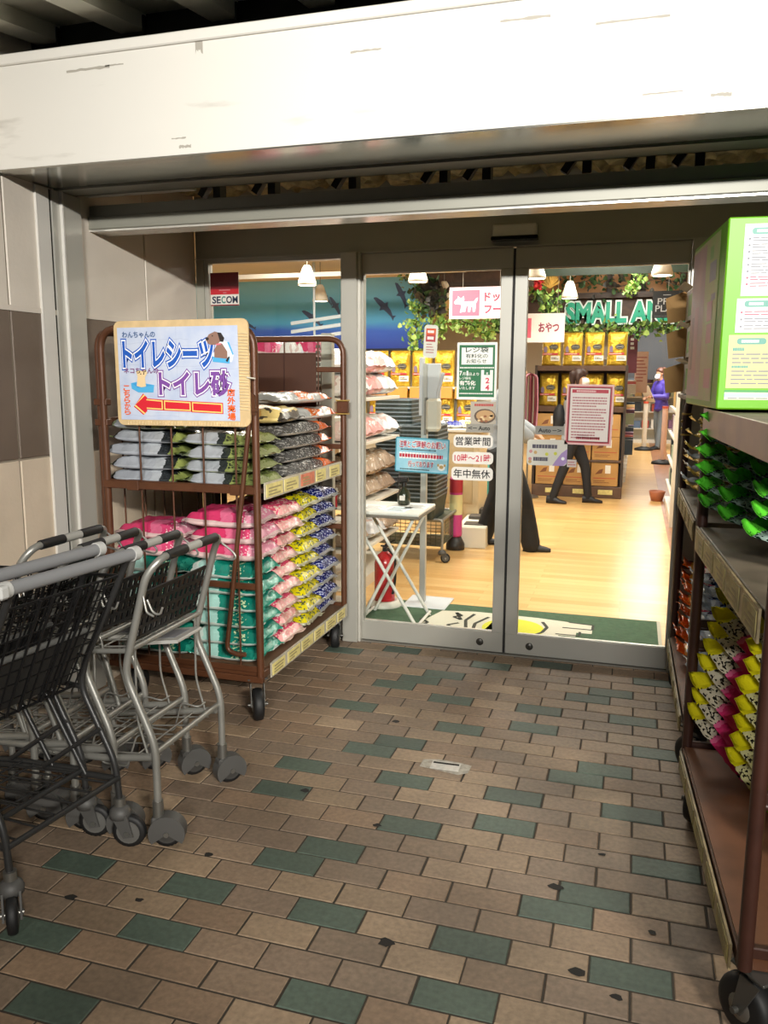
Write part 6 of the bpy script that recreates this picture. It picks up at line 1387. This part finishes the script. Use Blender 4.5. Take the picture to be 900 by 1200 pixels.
# ------------------------------------------------------------------ people: lofted limbs fused by a voxel remesh into one body
def limb(mb, pts, rad, n=12):
    P = [Vector(p) for p in pts]; mb.tube(P, rad, n, fillet=0)
    for p, r in zip(P, rad): mb.sphere(p, r*.995, 10)
def fuse(mb, name, m, parent, vox=.011, smooth=6):
    o = mb.obj(name, m, parent)
    r = o.modifiers.new('fuse', 'REMESH'); r.mode = 'VOXEL'; r.voxel_size = vox; r.use_smooth_shade = True
    s = o.modifiers.new('soften', 'SMOOTH'); s.iterations = smooth; s.factor = .5
    dg = bpy.context.evaluated_depsgraph_get(); me = bpy.data.meshes.new_from_object(o.evaluated_get(dg)); o.modifiers.clear(); old = o.data; o.data = me; bpy.data.meshes.remove(old)
    return o
def hand(mb, wrist, direc, palm_n, side, curl=.5):
    """palm and five bent fingers growing from the wrist"""
    d = Vector(direc).normalized(); nrm = Vector(palm_n); nrm = (nrm-d*nrm.dot(d)).normalized(); s = d.cross(nrm)*side
    w = Vector(wrist)
    limb(mb, [w, w+d*.035, w+d*.075], [.025, .03, .027], 10); 
    for k in (-1, 0, 1): limb(mb, [w+d*.02+s*.012*k, w+d*.08+s*.021*k], [.018, .015], 8)
    for k, (off, ln) in enumerate(((-.030, .066), (-.010, .078), (.010, .073), (.029, .058))):
        p = w+d*.08+s*off; q = p+(d*math.cos(curl*.5)+nrm*math.sin(curl*.5))*ln*.5; r_ = q+(d*math.cos(curl*1.3)+nrm*math.sin(curl*1.3))*ln*.35; t_ = r_+(d*math.cos(curl*2)+nrm*math.sin(curl*2))*ln*.25
        limb(mb, [p, q, r_, t_], [.0095, .009, .008, .007], 8)
    p = w+d*.025-s*.026; q = p+(d*.6-s*.75+nrm*.3).normalized()*.034; r_ = q+(d*.9-s*.2+nrm*.5).normalized()*.03
    limb(mb, [p, q, r_], [.0125, .0105, .008], 8)
def head(mb, c, f, H):
    """c centre of head, f forward unit vector (xy)"""
    f = Vector(f).normalized(); u = Vector((0, 0, 1)); s = f.cross(u); k = H/.22
    def P(a, b_, z): return Vector(c)+f*a*k+s*b_*k+u*z*k
    mb.sphere(P(-.012, 0, .028), (.082*k, .078*k, .088*k), 18); mb.sphere(P(.022, 0, -.03), (.058*k, .056*k, .072*k), 16); mb.sphere(P(.05, 0, -.075), (.03*k, .032*k, .025*k), 12)
    limb(mb, [P(.078, 0, .012), P(.092, 0, -.012), P(.10, 0, -.028)], [.008*k, .011*k, .014*k], 8)
    for q in (-1, 1): mb.sphere(P(-.01, .076*q, -.005), (.02*k, .012*k, .03*k), 10); mb.sphere(P(.055, .03*q, -.022), (.022*k, .022*k, .02*k), 10)
    limb(mb, [P(.072, -.018, -.058), P(.08, 0, -.056), P(.072, .018, -.058)], [.006*k, .009*k, .006*k], 8)
    return P
def eyes(t, P, k=1):
    for q in (-1, 1):
        e = MB(); e.sphere(P(.068, .03*q, .004), .011*k, 12, 0); e.sphere(P(.0755, .03*q, .004), .0055*k, 10, 1); e.obj('eye', [mat('eye_white', '#e6e0d8', .2), mat('eye_dark', '#1c1512', .2)], t)
        e = MB(); e.tube([P(.07, .014*q, .024), P(.074, .03*q, .029), P(.064, .046*q, .024)], .003*k, 6); e.obj('eyebrow', mat('brow', '#2b1f19', .7), t)
    e = MB(); e.tube([P(.081, -.019, -.057), P(.0885, 0, -.056), P(.081, .019, -.057)], .0035*k, 6); e.obj('lips', mat('lips', '#a55a52', .5), t)
SKIN = mat('skin', '#d2a386', .5)
def shoe(mb, ankle, toe_dir, L=.25, m=0):
    d = Vector((toe_dir[0], toe_dir[1], 0)).normalized(); a = Vector((ankle[0], ankle[1], 0)); s = Vector((-d.y, d.x, 0))
    secs = [(-.07, .034, .09), (-.03, .042, .105), (.03, .046, .095), (.09, .047, .055), (.14, .044, .042), (.175, .026, .03)]
    vs = []; n = 12; fs = []
    for x, w_, h_ in secs:
        for k in range(n): t_ = 2*PI*k/n; vs.append(a+d*x*L/.25+s*w_*math.cos(t_)+Vector((0, 0, max(0.0, h_*.45+h_*.55*math.sin(t_)))))
    for i in range(len(secs)-1):
        for k in range(n): fs.append((i*n+k, i*n+(k+1) % n, (i+1)*n+(k+1) % n, (i+1)*n+k))
    mb.add(vs, fs, m, True); mb.add(vs[:n], [tuple(range(n))[::-1]], m); mb.add(vs[-n:], [tuple(range(n))], m)
    mb.box((0, 0, 0), (0, 0, 0), m) if False else None

def person(name, label, loc, rz, J, clothes, hair_fn, H=.215, mask=False, vox=.010):
    """J: joints in local metres, facing +y; x to the figure's right"""
    t = thing('person', label, 'person', loc, rz)
    b_ = MB()
    P = head(b_, J['head'], J.get('face', (0, 1, 0)), H)
    limb(b_, [J['neck'], Vector(J['head'])+Vector((0, -.01, -.06))], [.055, .052])
    sp_ = [J['hip'], J['waist'], J['chest'], J['neck']]
    def torso(mb, g_, top=True):
        for (c, rx, ry, rz_) in ((J['hip'], .155, .11, .12), (J['waist'], .135, .10, .13), (J['chest'], .165, .115, .17)): mb.sphere(c, (rx+g_, ry+g_, rz_+g_*.6), 18)
        a, c = Vector(J['waist']), Vector(J['chest']); 
        for f_ in (.33, .66): mb.sphere(a.lerp(c, f_), (.145+g_, .105+g_, .12), 16)
        a = Vector(J['hip']); c = Vector(J['waist']); mb.sphere(a.lerp(c, .5), (.145+g_, .105+g_, .12), 16)
        limb(mb, [J['shR'], Vector(J['neck'])+Vector((0, 0, -.05)), J['shL']], [.055+g_, .062+g_*.6, .055+g_])
    torso(b_, 0)
    for s in 'RL':
        limb(b_, [J['sh'+s], J['el'+s], J['wr'+s]], [.05, .04, .027]); limb(b_, [J['th'+s], J['kn'+s], J['an'+s]], [.085, .056, .04])
        limb(b_, [J['an'+s], Vector((J['an'+s][0], J['an'+s][1], .03))+Vector((*J['toe'+s], 0)).normalized()*.09], [.028, .012])
        d = J.get('hd'+s) or (Vector(J['wr'+s])-Vector(J['el'+s])); hand(b_, J['wr'+s], d, J.get('pn'+s, (0, 0, -1)), 1 if s == 'R' else -1, J.get('curl', .5))
    fuse(b_, 'body', SKIN, t, vox, 4)
    eyes(t, P, H/.22)
    # jacket
    g_ = clothes['jacket_ease']; k = MB(); torso(k, g_)
    for s in 'RL':
        w_ = Vector(J['wr'+s]); e_ = Vector(J['el'+s]); limb(k, [J['sh'+s], Vector(J['sh'+s]).lerp(e_, .5), e_, e_.lerp(w_, .5), e_.lerp(w_, .95)], [.06+g_, .058+g_, .053+g_, .048+g_*.9, .036+g_*.7])
    k.sphere(Vector(J['hip'])+Vector((0, 0, -.06)), (.165+g_, .12+g_, .08), 18)
    fuse(k, 'jacket', clothes['jacket'], t, .013, 5)
    k = MB(); limb(k, [Vector(J['neck'])+Vector((0, -.005, -.05)), Vector(J['neck'])+Vector((0, .0, .015))], [.085, .068]); fuse(k, 'collar', clothes['jacket'], t, .012, 3)
    k = MB(); te = clothes['trouser_ease']
    k.sphere(Vector(J['hip'])+Vector((0, 0, -.03)), (.165+te, .12+te, .12), 18)
    for s in 'RL':
        a = Vector(J['an'+s]); kn = Vector(J['kn'+s]); limb(k, [J['th'+s], Vector(J['th'+s]).lerp(kn, .5), kn, kn.lerp(a, .5), a+Vector((0, 0, -.03))], [.095+te, .082+te, .063+te, .055+te, .05+te])
    fuse(k, 'trousers', clothes['trousers'], t, .013, 5)
    for s in 'RL': k = MB(); shoe(k, J['an'+s], J['toe'+s], .25); k.obj('shoe', clothes['shoe'], t)
    hair_fn(t, P, H/.22)
    if mask:
        k = MB(); n = 7; vs = []
        for i in range(n+1):
            for j in range(n+1):
                a = math.radians(-75+150*i/n); z = -.085+.085*j/n; rr_ = .075+.022*math.cos(a)*math.sin(PI*j/n)
                vs.append(P(.018+rr_*math.cos(a), rr_*.78*math.sin(a), z))
        k.add(vs, [(i*(n+1)+j, (i+1)*(n+1)+j, (i+1)*(n+1)+j+1, i*(n+1)+j+1) for i in range(n) for j in range(n)], 0, True); o = k.obj('face_mask', mat('mask_white', '#e9e9e6', .7), t); sm = o.modifiers.new('thick', 'SOLIDIFY'); sm.thickness = .004
    return t, P
def hair_bob(col):
    def f(t, P, k):
        b_ = MB(); b_.sphere(P(-.022, 0, .04), (.092*k, .09*k, .09*k), 18)
        for q in (-1, 1): limb(b_, [P(-.01, .07*q, .05), P(-.015, .084*q, -.01), P(-.01, .078*q, -.075)], [.03*k, .026*k, .018*k])
        for x in (-.05, -.02, .02, .05): limb(b_, [P(-.085, x, .05), P(-.095, x, -.02), P(-.08, x, -.085)], [.04*k, .034*k, .022*k])
        for x in (-.04, -.015, .015, .04): limb(b_, [P(.03, x, .105), P(.07, x*1.1, .075), P(.082, x*1.15, .045)], [.02*k, .016*k, .009*k])
        fuse(b_, 'hair', mat('hair'+col[1:], col, .5, bump=.3, bscale=120), t, .009, 3)
    return f
def hair_bun(col):
    def f(t, P, k):
        b_ = MB(); b_.sphere(P(-.022, 0, .04), (.09*k, .087*k, .088*k), 18); b_.sphere(P(-.11, 0, .06), .045*k, 14)
        for q in (-1, 1): limb(b_, [P(.05, .03*q, .095), P(.02, .07*q, .06), P(-.03, .082*q, .0)], [.02*k, .022*k, .018*k])
        fuse(b_, 'hair', mat('hair'+col[1:], col, .5, bump=.3, bscale=120), t, .009, 3)
    return f
# P1: grey jacket, walking to the right of the picture (+x world -> rz = -90deg so local +y points to +x)
J1 = dict(head=(0, .04, 1.53), face=(.15, 1, -.05), neck=(0, .0, 1.37), chest=(0, -.01, 1.20), waist=(0, -.01, 1.0), hip=(0, -.02, .86), shR=(.165, 0, 1.31), shL=(-.165, 0, 1.31),
          elR=(.22, .06, 1.05), wrR=(.16, .28, 1.0), elL=(-.22, .1, 1.06), wrL=(-.12, .31, 1.03), thR=(.09, -.02, .82), thL=(-.09, -.02, .82), knR=(.10, -.10, .45), anR=(.10, -.23, .085), knL=(-.09, .14, .45), anL=(-.09, .19, .085), toeR=(.1, 1), toeL=(-.05, 1), curl=.7)
t, P = person('grey', 'person in light grey jacket, black trousers and face mask with a black backpack, walking right', (-.06, 5.88, 0), -PI/2, J1, dict(jacket=mat('jacket_grey', '#a3a8ae', .75, bump=.5, bscale=18), jacket_ease=.022, trousers=mat('trousers_black', '#17171b', .8), trouser_ease=.0, shoe=mat('shoe_black', '#15151a', .5)), hair_bob('#3b2620'), .215, True)
k = MB(); k.sphere((0, -.19, 1.05), (.12, .08, .17), 16); k.box((-.1, -.26, .9), (.1, -.15, 1.1), 0, .03); o = fuse(k, 'backpack', mat('pack_black', '#17181c', .7), t, .014, 5)
for q in (-1, 1): k = MB(); k.tube([(.1*q, -.13, 1.28), (.12*q, 0, 1.385), (.115*q, .14, 1.27), (.13*q, .1, 1.05), (.12*q, -.12, 1.0)], .018, 8, fillet=.05); k.obj('backpack_strap', mat('pack_black'), t)
# P2: large figure mostly behind the meeting stile, black wide trousers, grey padded jacket
J2 = dict(head=(.02, .06, 1.62), face=(.2, 1, -.2), neck=(0, .02, 1.44), chest=(0, .0, 1.26), waist=(0, -.01, 1.05), hip=(0, -.02, .90), shR=(.185, .0, 1.38), shL=(-.185, .0, 1.38),
          elR=(.25, .02, 1.12), wrR=(.2, .2, 1.02), elL=(-.26, .03, 1.12), wrL=(-.2, .22, 1.04), thR=(.1, -.02, .85), thL=(-.1, -.02, .85), knR=(.12, .15, .47), anR=(.11, .25, .085), knL=(-.1, -.06, .47), anL=(-.12, -.2, .085), toeR=(.0, 1), toeL=(-.1, 1), curl=.6)
person('dark', 'person in a grey padded jacket and wide black trousers standing behind the meeting door frames', (-.455, 2.92, 0), -PI/2+.1, J2, dict(jacket=mat('jacket_padded', '#8f959b', .6, bump=.9, bscale=11), jacket_ease=.04, trousers=mat('trousers_wide', '#121214', .8, bump=.3, bscale=14), trouser_ease=.035, shoe=mat('shoe_dark', '#1a1a1c', .5)), hair_bob('#1d1714'), .225, False)
# P3: purple jacket, reading a sheet in the far aisle
J3 = dict(head=(0, .07, 1.63), face=(.0, 1, -.35), neck=(0, .02, 1.46), chest=(0, .0, 1.29), waist=(0, -.01, 1.07), hip=(0, -.02, .93), shR=(.17, .0, 1.40), shL=(-.17, .0, 1.40),
          elR=(.23, .06, 1.13), wrR=(.1, .30, 1.12), elL=(-.23, .06, 1.13), wrL=(-.1, .30, 1.14), thR=(.09, -.02, .88), thL=(-.09, -.02, .88), knR=(.10, .0, .48), anR=(.11, -.07, .085), knL=(-.10, .05, .48), anL=(-.12, .12, .085), toeR=(.2, 1), toeL=(-.2, 1), curl=.9)
t, P = person('purple', 'person in a purple jacket and grey jeans reading a white sheet in the far aisle', (1.17, 14.5, 0), PI*.70, J3, dict(jacket=mat('jacket_purple', '#4a3a9a', .6, bump=.3, bscale=30), jacket_ease=.022, trousers=mat('jeans_grey', '#77828c', .8), trouser_ease=.006, shoe=mat('shoe_dark')), hair_bun('#5a3424'), .225, True)
o = MB(); o.T = Matrix.Translation((-.32, 14.27, 1.15)) ; 
o = MB().box((-.15, -.002, -.2), (.15, .002, .2)).obj('paper_sheet', mat('sheet0')); 
wl_ = t.location; a = t.rotation_euler.z; lx, ly = 0.0, .36
o.location = (wl_.x+lx*math.cos(a)-ly*math.sin(a), wl_.y+lx*math.sin(a)+ly*math.cos(a), 1.2); o.rotation_euler = (-.5, 0, a); tag(o, 'white sheet held by the person in the purple jacket', 'paper')
